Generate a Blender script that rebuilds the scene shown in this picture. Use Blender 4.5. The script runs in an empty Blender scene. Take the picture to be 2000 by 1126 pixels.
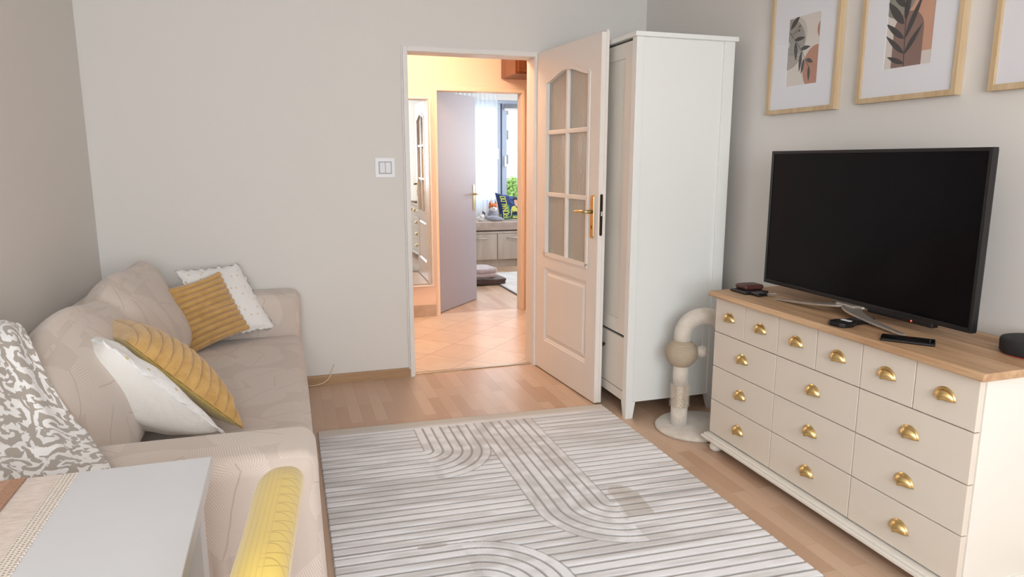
import bpy, bmesh, math, random
import numpy as np
from mathutils import Vector, Matrix, Euler
from math import sin, cos, pi, radians

random.seed(7)
S = bpy.context.scene
C = S.collection

# ------------------------------------------------------------------ camera
cam_d = bpy.data.cameras.new('camera'); cam = bpy.data.objects.new('camera', cam_d); C.objects.link(cam)
cam.location = (0, 0, 1.34)
cam.rotation_euler = (pi/2 - 0.18143, -0.0005, -0.31183)
cam_d.sensor_fit = 'HORIZONTAL'; cam_d.sensor_width = 36.0; cam_d.lens = 36*1359.07/2000
cam_d.clip_start = 0.05; cam_d.clip_end = 300
S.camera = cam

# ------------------------------------------------------------------ view, world, lights
S.view_settings.view_transform = 'Standard'; S.view_settings.look = 'None'
S.view_settings.gamma = 1.0; S.view_settings.use_curve_mapping = False
S.view_settings.exposure = 0.0
W = bpy.data.worlds.new('World'); S.world = W; W.use_nodes = True
W.node_tree.nodes['Background'].inputs[0].default_value = (0.86, 0.93, 1.0, 1)
W.node_tree.nodes['Background'].inputs[1].default_value = 2.6

def area(name, loc, rot, sx, sy, power, col):
    l = bpy.data.lights.new(name, 'AREA'); l.shape = 'RECTANGLE'; l.size = sx; l.size_y = sy
    l.energy = power; l.color = col
    o = bpy.data.objects.new(name, l); C.objects.link(o); o.location = loc; o.rotation_euler = rot
    return o
# daylight through the living room's window (behind the camera) and the far room's back window, then an added side fill
area('daylight_living_window', (0.15, -2.16, 1.62), (radians(90), 0, 0), 2.1, 1.5, 143, (0.925, 0.965, 1.0))
area('daylight_far_window', (3.0, 9.9, 2.4), (radians(-58), 0, 0), 3.2, 2.2, 105, (0.9, 0.95, 1.0))
area('added_far_side_fill', (4.05, 7.5, 1.6), (0, radians(90), 0), 1.3, 1.7, 46, (0.88, 0.94, 1.0))  # added fill outside an unseen opening, brightens the far room

# ------------------------------------------------------------------ colour + material helpers
def lin(c):
    r = []
    for v in c[:3]:
        v = v/255.0
        r.append(v/12.92 if v <= 0.04045 else ((v+0.055)/1.055)**2.4)
    return (r[0], r[1], r[2], 1.0)

class NT:
    def __init__(s, name):
        s.m = bpy.data.materials.new(name); s.m.use_nodes = True
        s.t = s.m.node_tree; s.b = s.t.nodes['Principled BSDF']
    def n(s, typ, **kw):
        nd = s.t.nodes.new(typ)
        for k, v in kw.items():
            if k.startswith('i_'):
                nd.inputs[k[2:].replace('_', ' ')].default_value = v
            else: setattr(nd, k, v)
        return nd
    def l(s, a, b): s.t.links.new(a, b)
    def math(s, op, a, b=None, c=None):
        nd = s.t.nodes.new('ShaderNodeMath'); nd.operation = op
        for i, v in enumerate((a, b, c)):
            if v is None: continue
            if isinstance(v, (int, float)): nd.inputs[i].default_value = v
            else: s.l(v, nd.inputs[i])
        return nd.outputs[0]
    def mix(s, fac, a, b):
        nd = s.t.nodes.new('ShaderNodeMix'); nd.data_type = 'RGBA'
        for i, v in ((0, fac), (6, a), (7, b)):
            if isinstance(v, (int, float)): nd.inputs[i].default_value = v
            elif isinstance(v, tuple): nd.inputs[i].default_value = v
            else: s.l(v, nd.inputs[i])
        return nd.outputs[2]
    def coord(s, kind='Object', scale=(1, 1, 1), rot=(0, 0, 0), loc=(0, 0, 0)):
        tc = s.n('ShaderNodeTexCoord'); mp = s.n('ShaderNodeMapping')
        mp.inputs['Scale'].default_value = scale; mp.inputs['Rotation'].default_value = rot; mp.inputs['Location'].default_value = loc
        s.l(tc.outputs[kind], mp.inputs[0]); return mp.outputs[0]
    def noise(s, vec, scale, detail=3, rough=0.5, dist=0.0):
        nd = s.n('ShaderNodeTexNoise'); nd.inputs['Scale'].default_value = scale
        nd.inputs['Detail'].default_value = detail; nd.inputs['Roughness'].default_value = rough; nd.inputs['Distortion'].default_value = dist
        s.l(vec, nd.inputs['Vector']); return nd.outputs['Fac']
    def ramp(s, fac, stops):
        nd = s.n('ShaderNodeValToRGB'); e = nd.color_ramp.elements
        e[0].position, e[0].color = stops[0]; e[1].position, e[1].color = stops[1]
        for p, c in stops[2:]:
            x = e.new(p); x.color = c
        s.l(fac, nd.inputs[0]); return nd.outputs[0]
    def bump(s, h, strength=0.3, dist=0.002):
        nd = s.n('ShaderNodeBump'); nd.inputs['Strength'].default_value = strength; nd.inputs['Distance'].default_value = dist
        s.l(h, nd.inputs['Height']); s.l(nd.outputs[0], s.b.inputs['Normal'])
    def setp(s, **kw):
        for k, v in kw.items():
            k = {'base': 'Base Color', 'rough': 'Roughness', 'metal': 'Metallic', 'spec': 'Specular IOR Level', 'trans': 'Transmission Weight',
                 'ior': 'IOR', 'sheen': 'Sheen Weight', 'coat': 'Coat Weight', 'coatr': 'Coat Roughness', 'emis': 'Emission Color', 'emiss': 'Emission Strength', 'alpha': 'Alpha'}[k]
            i = s.b.inputs[k]
            if isinstance(v, (int, float, tuple)): i.default_value = v
            else: s.l(v, i)

def simple(name, rgb, rough=0.5, metal=0.0, bump=None, var=None, **kw):
    m = NT(name); m.setp(base=lin(rgb), rough=rough, metal=metal, **kw)
    if var:   # (scale, second colour)
        v = m.coord(); f = m.noise(v, var[0], 4)
        m.setp(base=m.mix(m.ramp(f, [(0.35, (0, 0, 0, 1)), (0.65, (1, 1, 1, 1))]), lin(rgb), lin(var[1])))
    if bump:  # (scale, strength, distance)
        v = m.coord(); f = m.noise(v, bump[0], 3); m.bump(f, bump[1], bump[2])
    return m.m

def wood(name, a, b, along='Y', rough=0.45, gs=30, bump=0.15, plank=None, coat=0.0):
    m = NT(name)
    k = {'X': (0.06, 1, 1), 'Y': (1, 0.06, 1), 'Z': (1, 1, 0.06)}[along]
    v = m.coord(scale=k)
    f = m.noise(v, gs, 6, 0.6, 0.6); f2 = m.noise(v, gs*0.3, 2, 0.5, 1.0)
    ff = m.math('ADD', m.math('MULTIPLY', f, 0.6), m.math('MULTIPLY', f2, 0.4))
    base = m.ramp(ff, [(0.36, lin(b)), (0.62, lin(a))])
    if plank:
        c = m.coord()
        sep = m.n('ShaderNodeSeparateXYZ'); m.l(c, sep.inputs[0])
        fl = m.math('FLOOR', m.math('DIVIDE', sep.outputs[{'X': 1, 'Y': 0, 'Z': 0}[along]], plank))
        wn = m.n('ShaderNodeTexWhiteNoise', noise_dimensions='1D'); m.l(fl, wn.inputs['W'])
        hsv = m.n('ShaderNodeHueSaturation'); m.l(base, hsv.inputs['Color'])
        m.l(m.math('ADD', m.math('MULTIPLY', wn.outputs['Value'], 0.16), 0.92), hsv.inputs['Value']); base = hsv.outputs[0]
    m.setp(base=base, rough=rough, coat=coat)
    m.bump(ff, bump, 0.001)
    return m.m

MT = {}
MT['wall'] = simple('wall_paint', (226, 222, 217), 0.9, bump=(350, 0.12, 0.0006))
MT['wall_hall'] = simple('hall_wall_paint', (240, 213, 194), 0.85, bump=(350, 0.12, 0.0006))
MT['ceiling'] = simple('ceiling_paint', (240, 238, 234), 0.9)
MT['white_gloss'] = simple('white_lacquer', (238, 236, 232), 0.32, bump=(60, 0.03, 0.0005))
MT['white_door'] = simple('white_door_paint', (238, 231, 224), 0.35, bump=(200, 0.05, 0.0005))
MT['white_frame'] = simple('white_frame_paint', (232, 228, 224), 0.4)
MT['white_wardrobe'] = simple('white_wardrobe_foil', (236, 237, 234), 0.38, bump=(260, 0.06, 0.0004))
MT['wardrobe_front'] = simple('wardrobe_front_foil', (228, 223, 214), 0.3)
MT['greige'] = simple('greige_drawer_paint', (226, 216, 203), 0.42, bump=(90, 0.04, 0.0005))
MT['cream'] = simple('cream_carcass_paint', (236, 232, 224), 0.4)
MT['dark_gap'] = simple('painted_gap_shade', (70, 60, 52), 0.9)  # shade inside narrow gaps, put into the colour
MT['brass'] = simple('brushed_brass', (212, 184, 128), 0.28, 1.0, bump=(400, 0.08, 0.0003))
MT['old_brass'] = simple('polished_brass', (205, 186, 140), 0.25, 1.0)
MT['black'] = simple('black_plastic', (22, 21, 24), 0.35)
MT['black_matte'] = simple('black_cloth_plastic', (30, 30, 34), 0.7, bump=(900, 0.3, 0.0006))
MT['screen'] = simple('tv_screen', (10, 8, 12), 0.16, spec=0.14)
MT['steel'] = simple('brushed_steel', (200, 193, 184), 0.42, 0.75)
MT['steel_dark'] = simple('dark_edge_metal', (60, 58, 58), 0.4, 1.0)
MT['pine'] = wood('oiled_pine_top', (216, 180, 142), (168, 128, 94), 'Y', 0.5, 30, plank=0.075)
MT['pine_edge'] = wood('pine_edge', (212, 160, 118), (170, 112, 78), 'Y', 0.5, 34)
MT['oak_frame'] = wood('light_oak_frame', (212, 188, 154), (190, 162, 124), 'Z', 0.55, 40)
MT['oak_frame_h'] = wood('light_oak_frame_rail', (214, 184, 142), (190, 154, 110), 'Y', 0.55, 40)
MT['oak_base'] = wood('oak_skirting', (190, 156, 120), (160, 124, 90), 'X', 0.4, 30)
MT['cabinet_brown'] = wood('reddish_brown_cabinet', (124, 70, 36), (88, 44, 22), 'Z', 0.3, 18)
MT['grey_wood'] = wood('grey_ash_front', (196, 184, 172), (168, 156, 146), 'Z', 0.5, 14)
MT['threshold'] = simple('metal_threshold', (190, 172, 150), 0.35, 0.8)

# sofa cover: jacquard leaves (cells of herringbone ribs over a plain ground)
def leaf_fabric():
    m = NT('leaf_jacquard_cover')
    uv = m.coord('UV')
    nz = m.n('ShaderNodeTexNoise'); nz.inputs['Scale'].default_value = 9.0; m.l(uv, nz.inputs['Vector'])
    va = m.n('ShaderNodeVectorMath', operation='MULTIPLY_ADD')
    m.l(nz.outputs['Color'], va.inputs[0]); va.inputs[1].default_value = (0.02, 0.02, 0); m.l(uv, va.inputs[2])
    vo = m.n('ShaderNodeTexVoronoi', voronoi_dimensions='2D', feature='F1'); vo.inputs['Scale'].default_value = 4.6
    vo.inputs['Randomness'].default_value = 0.75
    m.l(va.outputs[0], vo.inputs['Vector'])
    sub = m.n('ShaderNodeVectorMath', operation='SUBTRACT'); m.l(va.outputs[0], sub.inputs[0]); m.l(vo.outputs['Position'], sub.inputs[1])
    sc = m.n('ShaderNodeSeparateColor'); m.l(vo.outputs['Color'], sc.inputs[0])
    vr = m.n('ShaderNodeVectorRotate', rotation_type='Z_AXIS'); m.l(sub.outputs[0], vr.inputs['Vector'])
    m.l(m.math('MULTIPLY', sc.outputs[0], 6.28), vr.inputs['Angle'])
    sp = m.n('ShaderNodeSeparateXYZ'); m.l(vr.outputs[0], sp.inputs[0])
    ax = m.math('ABSOLUTE', sp.outputs[0])
    ph = m.math('MULTIPLY', m.math('ADD', sp.outputs[1], m.math('MULTIPLY', m.math('POWER', ax, 0.8), 0.7)), 120.0)
    fr = m.math('FRACT', ph)
    tri = m.math('ABSOLUTE', m.math('SUBTRACT', fr, 0.5))
    line = m.math('LESS_THAN', tri, 0.11)
    rib = m.math('LESS_THAN', ax, 0.0022)
    # leaf-shaped mask: |x| < w(y)
    wy = m.math('MULTIPLY', m.math('SUBTRACT', 0.0225, m.math('MULTIPLY', sp.outputs[1], sp.outputs[1])), 5.0)
    mask = m.math('LESS_THAN', ax, wy)
    ln = m.math('MULTIPLY', m.math('MAXIMUM', line, rib), mask)
    fine = m.noise(uv, 420, 2)
    ground = m.mix(mask, lin((206, 191, 180)), lin((218, 204, 194)))
    base = m.mix(m.math('MULTIPLY', ln, 0.6), ground, lin((182, 163, 150)))
    m.setp(base=base, rough=0.92, sheen=0.25)
    h = m.math('ADD', m.math('MULTIPLY', m.math('SUBTRACT', mask, ln), 0.7), m.math('MULTIPLY', fine, 0.35))
    m.bump(h, 0.45, 0.0022)
    return m.m
MT['sofa'] = leaf_fabric()

def damask():
    m = NT('damask_throw')
    uv = m.coord('UV')
    nz = m.n('ShaderNodeTexNoise'); nz.inputs['Scale'].default_value = 14; nz.inputs['Detail'].default_value = 1; m.l(uv, nz.inputs['Vector'])
    va = m.n('ShaderNodeVectorMath', operation='MULTIPLY_ADD'); m.l(nz.outputs['Color'], va.inputs[0]); va.inputs[1].default_value = (0.05, 0.05, 0); m.l(uv, va.inputs[2])
    def curls(scale, freq, arms):
        vo = m.n('ShaderNodeTexVoronoi', voronoi_dimensions='2D', feature='F1'); vo.inputs['Scale'].default_value = scale; vo.inputs['Randomness'].default_value = 0.7
        m.l(va.outputs[0], vo.inputs['Vector'])
        sub = m.n('ShaderNodeVectorMath', operation='SUBTRACT'); m.l(va.outputs[0], sub.inputs[0]); m.l(vo.outputs['Position'], sub.inputs[1])
        sp = m.n('ShaderNodeSeparateXYZ'); m.l(sub.outputs[0], sp.inputs[0])
        ang = m.math('ARCTAN2', sp.outputs[1], sp.outputs[0])
        sc = m.n('ShaderNodeSeparateColor'); m.l(vo.outputs['Color'], sc.inputs[0])
        sg = m.math('SUBTRACT', m.math('MULTIPLY', m.math('GREATER_THAN', sc.outputs[0], 0.5), 2.0), 1.0)
        ph = m.math('ADD', m.math('ADD', m.math('MULTIPLY', ang, arms), m.math('MULTIPLY', m.math('MULTIPLY', vo.outputs['Distance'], freq), sg)), m.math('MULTIPLY', sc.outputs[1], 6.0))
        return m.math('SINE', ph)
    a = curls(10, 15.0, 2.0); b = curls(19, 9.0, 3.0)
    f = m.math('ADD', m.math('MULTIPLY', m.math('ADD', a, m.math('MULTIPLY', b, 0.6)), 0.34), m.noise(va.outputs[0], 40, 0, 0.5, 0.3))
    base = m.ramp(f, [(0.46, lin((168, 157, 147))), (0.54, lin((236, 233, 231)))])
    m.setp(base=base, rough=0.95, sheen=0.4)
    m.bump(m.math('ADD', f, m.noise(uv, 500, 2)), 0.3, 0.002)
    return m.m
MT['damask'] = damask()

def plush(name, rgb, rgb2, scale=300, strength=0.6, dist=0.003):
    m = NT(name); v = m.coord()
    f = m.noise(v, scale, 3); g = m.noise(v, 26, 3)
    m.setp(base=m.mix(m.ramp(m.math('ADD', m.math('MULTIPLY', f, .5), m.math('MULTIPLY', g, .5)), [(0.38, (0, 0, 0, 1)), (0.62, (1, 1, 1, 1))]), lin(rgb2), lin(rgb)), rough=0.95, sheen=0.5)
    m.bump(f, strength, dist); return m.m
MT['mustard'] = plush('mustard_plush', (214, 172, 106), (194, 150, 84))
MT['mustard_groove'] = plush('mustard_back', (204, 178, 104), (192, 164, 88))
MT['white_back'] = simple('white_pillow_back', (226, 222, 216), 0.9, bump=(14, 0.6, 0.012))
MT['cat_plush'] = plush('cream_plush', (226, 216, 204), (208, 197, 184), 260)
MT['sisal'] = None
def sisal():
    m = NT('sisal_rope'); c = m.coord(); sp = m.n('ShaderNodeSeparateXYZ'); m.l(c, sp.inputs[0])
    w = m.math('SINE', m.math('MULTIPLY', sp.outputs[2], 1150.0)); n = m.noise(c, 300, 3)
    m.setp(base=m.ramp(m.math('ADD', m.math('MULTIPLY', w, 0.25), n), [(0.25, lin((170, 150, 128))), (0.7, lin((206, 190, 168)))]), rough=0.95)
    m.bump(w, 0.5, 0.002); return m.m
MT['sisal'] = sisal()

def dotted():
    m = NT('white_fluffy_gold_dots'); uv = m.coord('UV')
    vo = m.n('ShaderNodeTexVoronoi', voronoi_dimensions='2D'); vo.inputs['Scale'].default_value = 15; vo.inputs['Randomness'].default_value = 0.8; m.l(uv, vo.inputs['Vector'])
    d = m.math('LESS_THAN', vo.outputs['Distance'], 0.085)
    m.setp(base=m.mix(d, lin((240, 238, 236)), lin((222, 200, 146))), rough=0.9, sheen=0.4)
    m.bump(m.noise(uv, 60, 4), 0.7, 0.006); return m.m
MT['white_dots'] = dotted()

def laminate():
    m = NT('beech_strip_laminate')
    v = m.coord(rot=(0, 0, pi/2))
    br = m.n('ShaderNodeTexBrick', offset=0.37, squash=1.0)
    br.inputs['Scale'].default_value = 1.0; br.inputs['Brick Width'].default_value = 0.42; br.inputs['Row Height'].default_value = 0.0645
    br.inputs['Mortar Size'].default_value = 0.0006; br.inputs['Mortar Smooth'].default_value = 0.3; br.inputs['Bias'].default_value = 0
    br.inputs['Color1'].default_value = lin((210, 182, 158)); br.inputs['Color2'].default_value = lin((190, 156, 130)); br.inputs['Mortar'].default_value = lin((168, 134, 108))
    m.l(v, br.inputs['Vector'])
    g = m.noise(m.coord(scale=(1, 0.05, 1)), 60, 5, 0.6, 0.4)
    hsv = m.n('ShaderNodeHueSaturation'); m.l(br.outputs['Color'], hsv.inputs['Color']); m.l(m.math('ADD', m.math('MULTIPLY', g, 0.10), 0.95), hsv.inputs['Value'])
    m.setp(base=hsv.outputs[0], rough=0.3, spec=0.4)
    m.bump(br.outputs['Fac'], 0.12, -0.0005)
    return m.m
MT['laminate'] = laminate()

def tiles():
    m = NT('diagonal_beige_tiles')
    s = 0.325
    v = m.coord(rot=(0, 0, pi/4), loc=(-4.147, -2.326, 0))   # grout along x+y=5.865 and y-x=3.29
    br = m.n('ShaderNodeTexBrick', offset=0.0, squash=1.0)
    br.inputs['Scale'].default_value = 1.0; br.inputs['Brick Width'].default_value = s; br.inputs['Row Height'].default_value = s
    br.inputs['Mortar Size'].default_value = 0.0022; br.inputs['Mortar Smooth'].default_value = 0.2
    br.inputs['Color1'].default_value = lin((232, 216, 200)); br.inputs['Color2'].default_value = lin((224, 204, 186)); br.inputs['Mortar'].default_value = lin((160, 134, 112))
    # the mapping node rotates first; recompute a plain rotated frame
    m.l(v, br.inputs['Vector'])
    n = m.noise(m.coord(), 7, 5, 0.6, 0.8)
    c = m.mix(m.math('MULTIPLY', m.ramp(n, [(0.4, (0, 0, 0, 1)), (0.75, (1, 1, 1, 1))]), 0.5), br.outputs['Color'], lin((206, 184, 164)))
    m.setp(base=c, rough=0.34, spec=0.4); m.bump(br.outputs['Fac'], 0.3, -0.001)
    return m.m
MT['tiles'] = tiles()
MT['tile_base'] = simple('tile_skirting', (200, 178, 156), 0.4, var=(12, (182, 160, 140)))

def glass_rain():
    m = NT('rain_patterned_glass')
    f = m.noise(m.coord(scale=(1, 1, 0.16)), 95, 3, 0.6, 0.5)
    m.setp(base=lin((240, 236, 226)), rough=0.18, trans=0.58, ior=1.45)
    m.bump(f, 0.9, 0.006); return m.m
MT['rain_glass'] = glass_rain()
def clear(name, refl=0.07):
    m = bpy.data.materials.new(name); m.use_nodes = True; t = m.node_tree; t.nodes.clear()
    o = t.nodes.new('ShaderNodeOutputMaterial'); x = t.nodes.new('ShaderNodeMixShader'); tr = t.nodes.new('ShaderNodeBsdfTransparent'); g = t.nodes.new('ShaderNodeBsdfGlossy')
    g.inputs['Roughness'].default_value = 0.03; x.inputs[0].default_value = refl
    t.links.new(tr.outputs[0], x.inputs[1]); t.links.new(g.outputs[0], x.inputs[2]); t.links.new(x.outputs[0], o.inputs[0]); return m
MT['glass'] = clear('window_glass', 0.05)
MT['frame_glass'] = clear('picture_glass', 0.05)
def sheer():
    m = bpy.data.materials.new('sheer_curtain'); m.use_nodes = True; t = m.node_tree; t.nodes.clear()
    o = t.nodes.new('ShaderNodeOutputMaterial'); x = t.nodes.new('ShaderNodeMixShader'); tr = t.nodes.new('ShaderNodeBsdfTransparent'); g = t.nodes.new('ShaderNodeBsdfTranslucent')
    g.inputs[0].default_value = (0.93, 0.97, 1, 1); x.inputs[0].default_value = 0.5
    t.links.new(tr.outputs[0], x.inputs[1]); t.links.new(g.outputs[0], x.inputs[2]); t.links.new(x.outputs[0], o.inputs[0]); return m
MT['sheer'] = sheer()
MT['mirror'] = simple('mirror_silver', (236, 238, 238), 0.02, 1.0)
MT['blue_grey_frame'] = simple('window_profile', (178, 190, 210), 0.4)
MT['table_white'] = simple('white_table_foil', (214, 214, 217), 0.42, bump=(120, 0.05, 0.0004), var=(3, (210, 210, 213)))

# ------------------------------------------------------------------ mesh helpers
def box(bm, x0, x1, y0, y1, z0, z1):
    vs = [bm.verts.new((x, y, z)) for z in (z0, z1) for y in (y0, y1) for x in (x0, x1)]
    for f in ((0, 2, 3, 1), (4, 5, 7, 6), (0, 1, 5, 4), (2, 6, 7, 3), (0, 4, 6, 2), (1, 3, 7, 5)):
        bm.faces.new([vs[i] for i in f])
    return vs

def B(*boxes):
    bm = bmesh.new()
    for b in boxes: box(bm, *b)
    return bm

def prism(bm, pts, a0, a1, axis='x'):
    """polygon pts (2D) extruded along axis between a0 and a1"""
    def mk(p, a):
        return {'x': (a, p[0], p[1]), 'y': (p[0], a, p[1]), 'z': (p[0], p[1], a)}[axis]
    v0 = [bm.verts.new(mk(p, a0)) for p in pts]; v1 = [bm.verts.new(mk(p, a1)) for p in pts]
    bm.faces.new(v0); bm.faces.new(list(reversed(v1)))
    n = len(pts)
    for i in range(n): bm.faces.new([v0[i], v1[i], v1[(i+1) % n], v0[(i+1) % n]])

def lathe(bm, prof, c=(0, 0, 0), n=32, sx=1, sy=1):
    rings = []
    for r, z in prof:
        if r < 1e-6: rings.append([bm.verts.new((c[0], c[1], c[2]+z))])
        else: rings.append([bm.verts.new((c[0]+sx*r*cos(2*pi*i/n), c[1]+sy*r*sin(2*pi*i/n), c[2]+z)) for i in range(n)])
    for a, b in zip(rings, rings[1:]):
        for i in range(n):
            j = (i+1) % n
            if len(a) == 1 and len(b) == 1: break
            if len(a) == 1: bm.faces.new([a[0], b[j], b[i]])
            elif len(b) == 1: bm.faces.new([a[i], a[j], b[0]])
            else: bm.faces.new([a[i], a[j], b[j], b[i]])
    for r in (rings[0], rings[-1]):
        if len(r) > 1: bm.faces.new(r)

def tube(bm, path, rad, n=10, caps=True):
    path = [Vector(p) for p in path]
    rings = []; up = Vector((0, 0, 1)); prev = None
    for i, p in enumerate(path):
        d = (path[min(i+1, len(path)-1)] - path[max(i-1, 0)]).normalized()
        if prev is None:
            a = d.cross(up);
            if a.length < 1e-3: a = d.cross(Vector((1, 0, 0)))
            a.normalize()
        else:
            a = (prev - d*prev.dot(d)).normalized()
        prev = a; b = d.cross(a)
        r = rad[i] if isinstance(rad, (list, tuple)) else rad
        rings.append([bm.verts.new(p + a*r*cos(2*pi*k/n) + b*r*sin(2*pi*k/n)) for k in range(n)])
    for s, t in zip(rings, rings[1:]):
        for k in range(n): bm.faces.new([s[k], s[(k+1) % n], t[(k+1) % n], t[k]])
    if caps:
        bm.faces.new(list(reversed(rings[0]))); bm.faces.new(rings[-1])

def softbox(bm, x0, x1, y0, y1, z0, z1, r, n=10, bulge=(0, 0, 0), f=None):
    """box with fully rounded edges, optional bulging of the faces, optional deform f(Vector)"""
    h = [(x1-x0)/2, (y1-y0)/2, (z1-z0)/2]; c = Vector(((x0+x1)/2, (y0+y1)/2, (z0+z1)/2))
    rr = [min(r, a) for a in h]
    def ts(k):
        e = rr[k]/h[k]; out = []
        m = max(3, n//2)
        for i in range(m): out.append(-1 + e*(1-cos(pi/2*i/m)) if False else -1 + e*i/m)
        a, b = -1+e, 1-e
        for i in range(n+1): out.append(a+(b-a)*i/n)
        for i in range(m): out.append(1-e+e*(i+1)/m)
        return out
    cache = {}
    def vert(p):
        key = tuple(round(q, 6) for q in p)
        if key in cache: return cache[key]
        q = [p[i]*h[i] for i in range(3)]
        core = [max(-(h[i]-rr[i]), min(h[i]-rr[i], q[i])) for i in range(3)]
        d = Vector([(q[i]-core[i])/rr[i] for i in range(3)])
        if d.length > 0: 
            # cube-to-sphere mapping keeps spacing even
            d.normalize()
        v = Vector([core[i]+d[i]*rr[i] for i in range(3)])
        for i in range(3):
            j, k = (i+1) % 3, (i+2) % 3
            if bulge[i]:
                v[i] += bulge[i]*(q[i]/h[i])*max(0, cos(pi/2*q[j]/h[j]))**0.7*max(0, cos(pi/2*q[k]/h[k]))**0.7
        v = v + c
        if f: v = f(v)
        cache[key] = bm.verts.new(v); return cache[key]
    T = [ts(0), ts(1), ts(2)]
    for ax in range(3):
        j, k = (ax+1) % 3, (ax+2) % 3
        for s in (-1, 1):
            for a0, a1 in zip(T[j], T[j][1:]):
                if a1-a0 < 1e-9: continue
                for b0, b1 in zip(T[k], T[k][1:]):
                    if b1-b0 < 1e-9: continue
                    qs = []
                    for (a, b) in ((a0, b0), (a1, b0), (a1, b1), (a0, b1)):
                        p = [0, 0, 0]; p[ax] = s; p[j] = a; p[k] = b; qs.append(vert(p))
                    if s < 0: qs.reverse()
                    if len(set(qs)) == 4:
                        try: bm.faces.new(qs)
                        except ValueError: pass

def box_uv(me, scale=1.0):
    uvl = me.uv_layers.new(name='UVMap')
    for p in me.polygons:
        n = p.normal; a = max(range(3), key=lambda i: abs(n[i]))
        for li in p.loop_indices:
            co = me.vertices[me.loops[li].vertex_index].co
            uv = ((co.y, co.z) if a == 0 else (co.x, co.z) if a == 1 else (co.x, co.y))
            uvl.data[li].uv = (uv[0]*scale, uv[1]*scale)

def wloc(o):
    v = Vector((0, 0, 0))
    while o is not None: v += o.location; o = o.parent
    return v

def obj(name, bm, mat, parent=None, smooth=False, bevel=0, seg=2, uv=False, world=True, loc=None, recalc=True):
    """one mesh object; geometry given in world coordinates is re-based on its parent (or loc)"""
    if recalc: bmesh.ops.recalc_face_normals(bm, faces=bm.faces)
    base = wloc(parent) if (parent is not None and world) else (Vector(loc) if loc else Vector((0, 0, 0)))
    if base.length: bmesh.ops.translate(bm, verts=bm.verts, vec=-base)
    me = bpy.data.meshes.new(name); bm.to_mesh(me); bm.free()
    if uv: box_uv(me)
    o = bpy.data.objects.new(name, me); C.objects.link(o)
    mats = mat if isinstance(mat, (list, tuple)) else [mat]
    for m in mats: me.materials.append(MT[m] if isinstance(m, str) else m)
    if smooth:
        for p in me.polygons: p.use_smooth = True
    if parent is not None: o.parent = parent
    elif loc: o.location = loc
    if bevel:
        b = o.modifiers.new('bevel', 'BEVEL'); b.width = bevel; b.segments = seg; b.limit_method = 'ANGLE'; b.angle_limit = radians(40)
        if hasattr(b, 'harden_normals'): b.harden_normals = False
    return o

def tag(o, label, cat, group=None, kind=None):
    o['label'] = label; o['category'] = cat
    if group: o['group'] = group
    if kind: o['kind'] = kind
    return o
def thing(name, label, cat, loc=(0, 0, 0), rotz=0, group=None):
    o = bpy.data.objects.new(name, None); C.objects.link(o); o.empty_display_size = 0.1
    o.location = loc; o.rotation_euler = (0, 0, rotz); return tag(o, label, cat, group)
def struct(name, bm, mat, parent=None, **kw):
    o = obj(name, bm, mat, parent, **kw)
    if parent is None: o['kind'] = 'structure'
    return o

# ------------------------------------------------------------------ room shell
XL, XR, YB, YF, ZC = -0.976, 2.273, 4.228, -1.90, 2.55
WT = 0.12
# living room floor, and rear wall with the window the light comes from
struct('floor', B((XL-0.1, XR+0.1, YF-0.1, YB+0.05, -0.08, 0)), 'laminate')
struct('ceiling', B((XL-0.1, XR+0.1, YF-0.1, YB+WT, ZC, ZC+0.1)), 'ceiling')
struct('wall_left', B((XL-0.1, XL, YF-0.1, YB+WT, 0, ZC)), 'wall')
struct('wall_right', B((XR, XR+0.1, YF-0.1, YB, 0, ZC)), 'wall')
struct('wall_back', B((XL, 0.699, YB, YB+WT, 0, ZC), (1.524, XR+0.1, YB, YB+WT, 0, ZC), (0.699, 1.524, YB, YB+WT, 1.985, ZC)), 'wall')
wx0, wx1, wz0, wz1 = -0.92, 1.22, 0.85, 2.38
struct('wall_front', B((XL, wx0, YF-0.2, YF, 0, ZC), (wx1, XR, YF-0.2, YF, 0, ZC), (wx0, wx1, YF-0.2, YF, 0, wz0), (wx0, wx1, YF-0.2, YF, wz1, ZC)), 'wall')
w = struct('window_1', B((wx0, wx1, YF-0.12, YF-0.06, wz0, wz0+0.07), (wx0, wx1, YF-0.12, YF-0.06, wz1-0.07, wz1), (wx0, wx0+0.07, YF-0.12, YF-0.06, wz0, wz1),
         (wx1-0.07, wx1, YF-0.12, YF-0.06, wz0, wz1), (0.12, 0.2, YF-0.12, YF-0.06, wz0, wz1)), 'white_frame')
obj('window_glass', B((wx0+0.05, wx1-0.05, YF-0.095, YF-0.09, wz0+0.05, wz1-0.05)), 'glass', w)
# skirting
def skirt(bm, x0, x1, yw, s=-1):
    prism(bm, [(yw, 0), (yw+s*0.020, 0), (yw+s*0.020, 0.012), (yw+s*0.014, 0.018), (yw+s*0.014, 0.047), (yw+s*0.009, 0.056), (yw, 0.058)], x0, x1, 'x')
bm = bmesh.new(); skirt(bm, XL, 0.695, YB); skirt(bm, 1.57, XR, YB); struct('baseboard_back', bm, 'oak_base')
bm = bmesh.new()
prism(bm, [(XR, 0), (XR-0.018, 0), (XR-0.014, 0.05), (XR-0.006, 0.058), (XR, 0.058)], YF, YB-0.02, 'y'); struct('baseboard_right', bm, 'oak_base')
bm = bmesh.new()
prism(bm, [(XL, 0), (XL+0.018, 0), (XL+0.014, 0.05), (XL+0.006, 0.058), (XL, 0.058)], YF, YB-0.02, 'y'); struct('baseboard_left', bm, 'oak_base')

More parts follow.
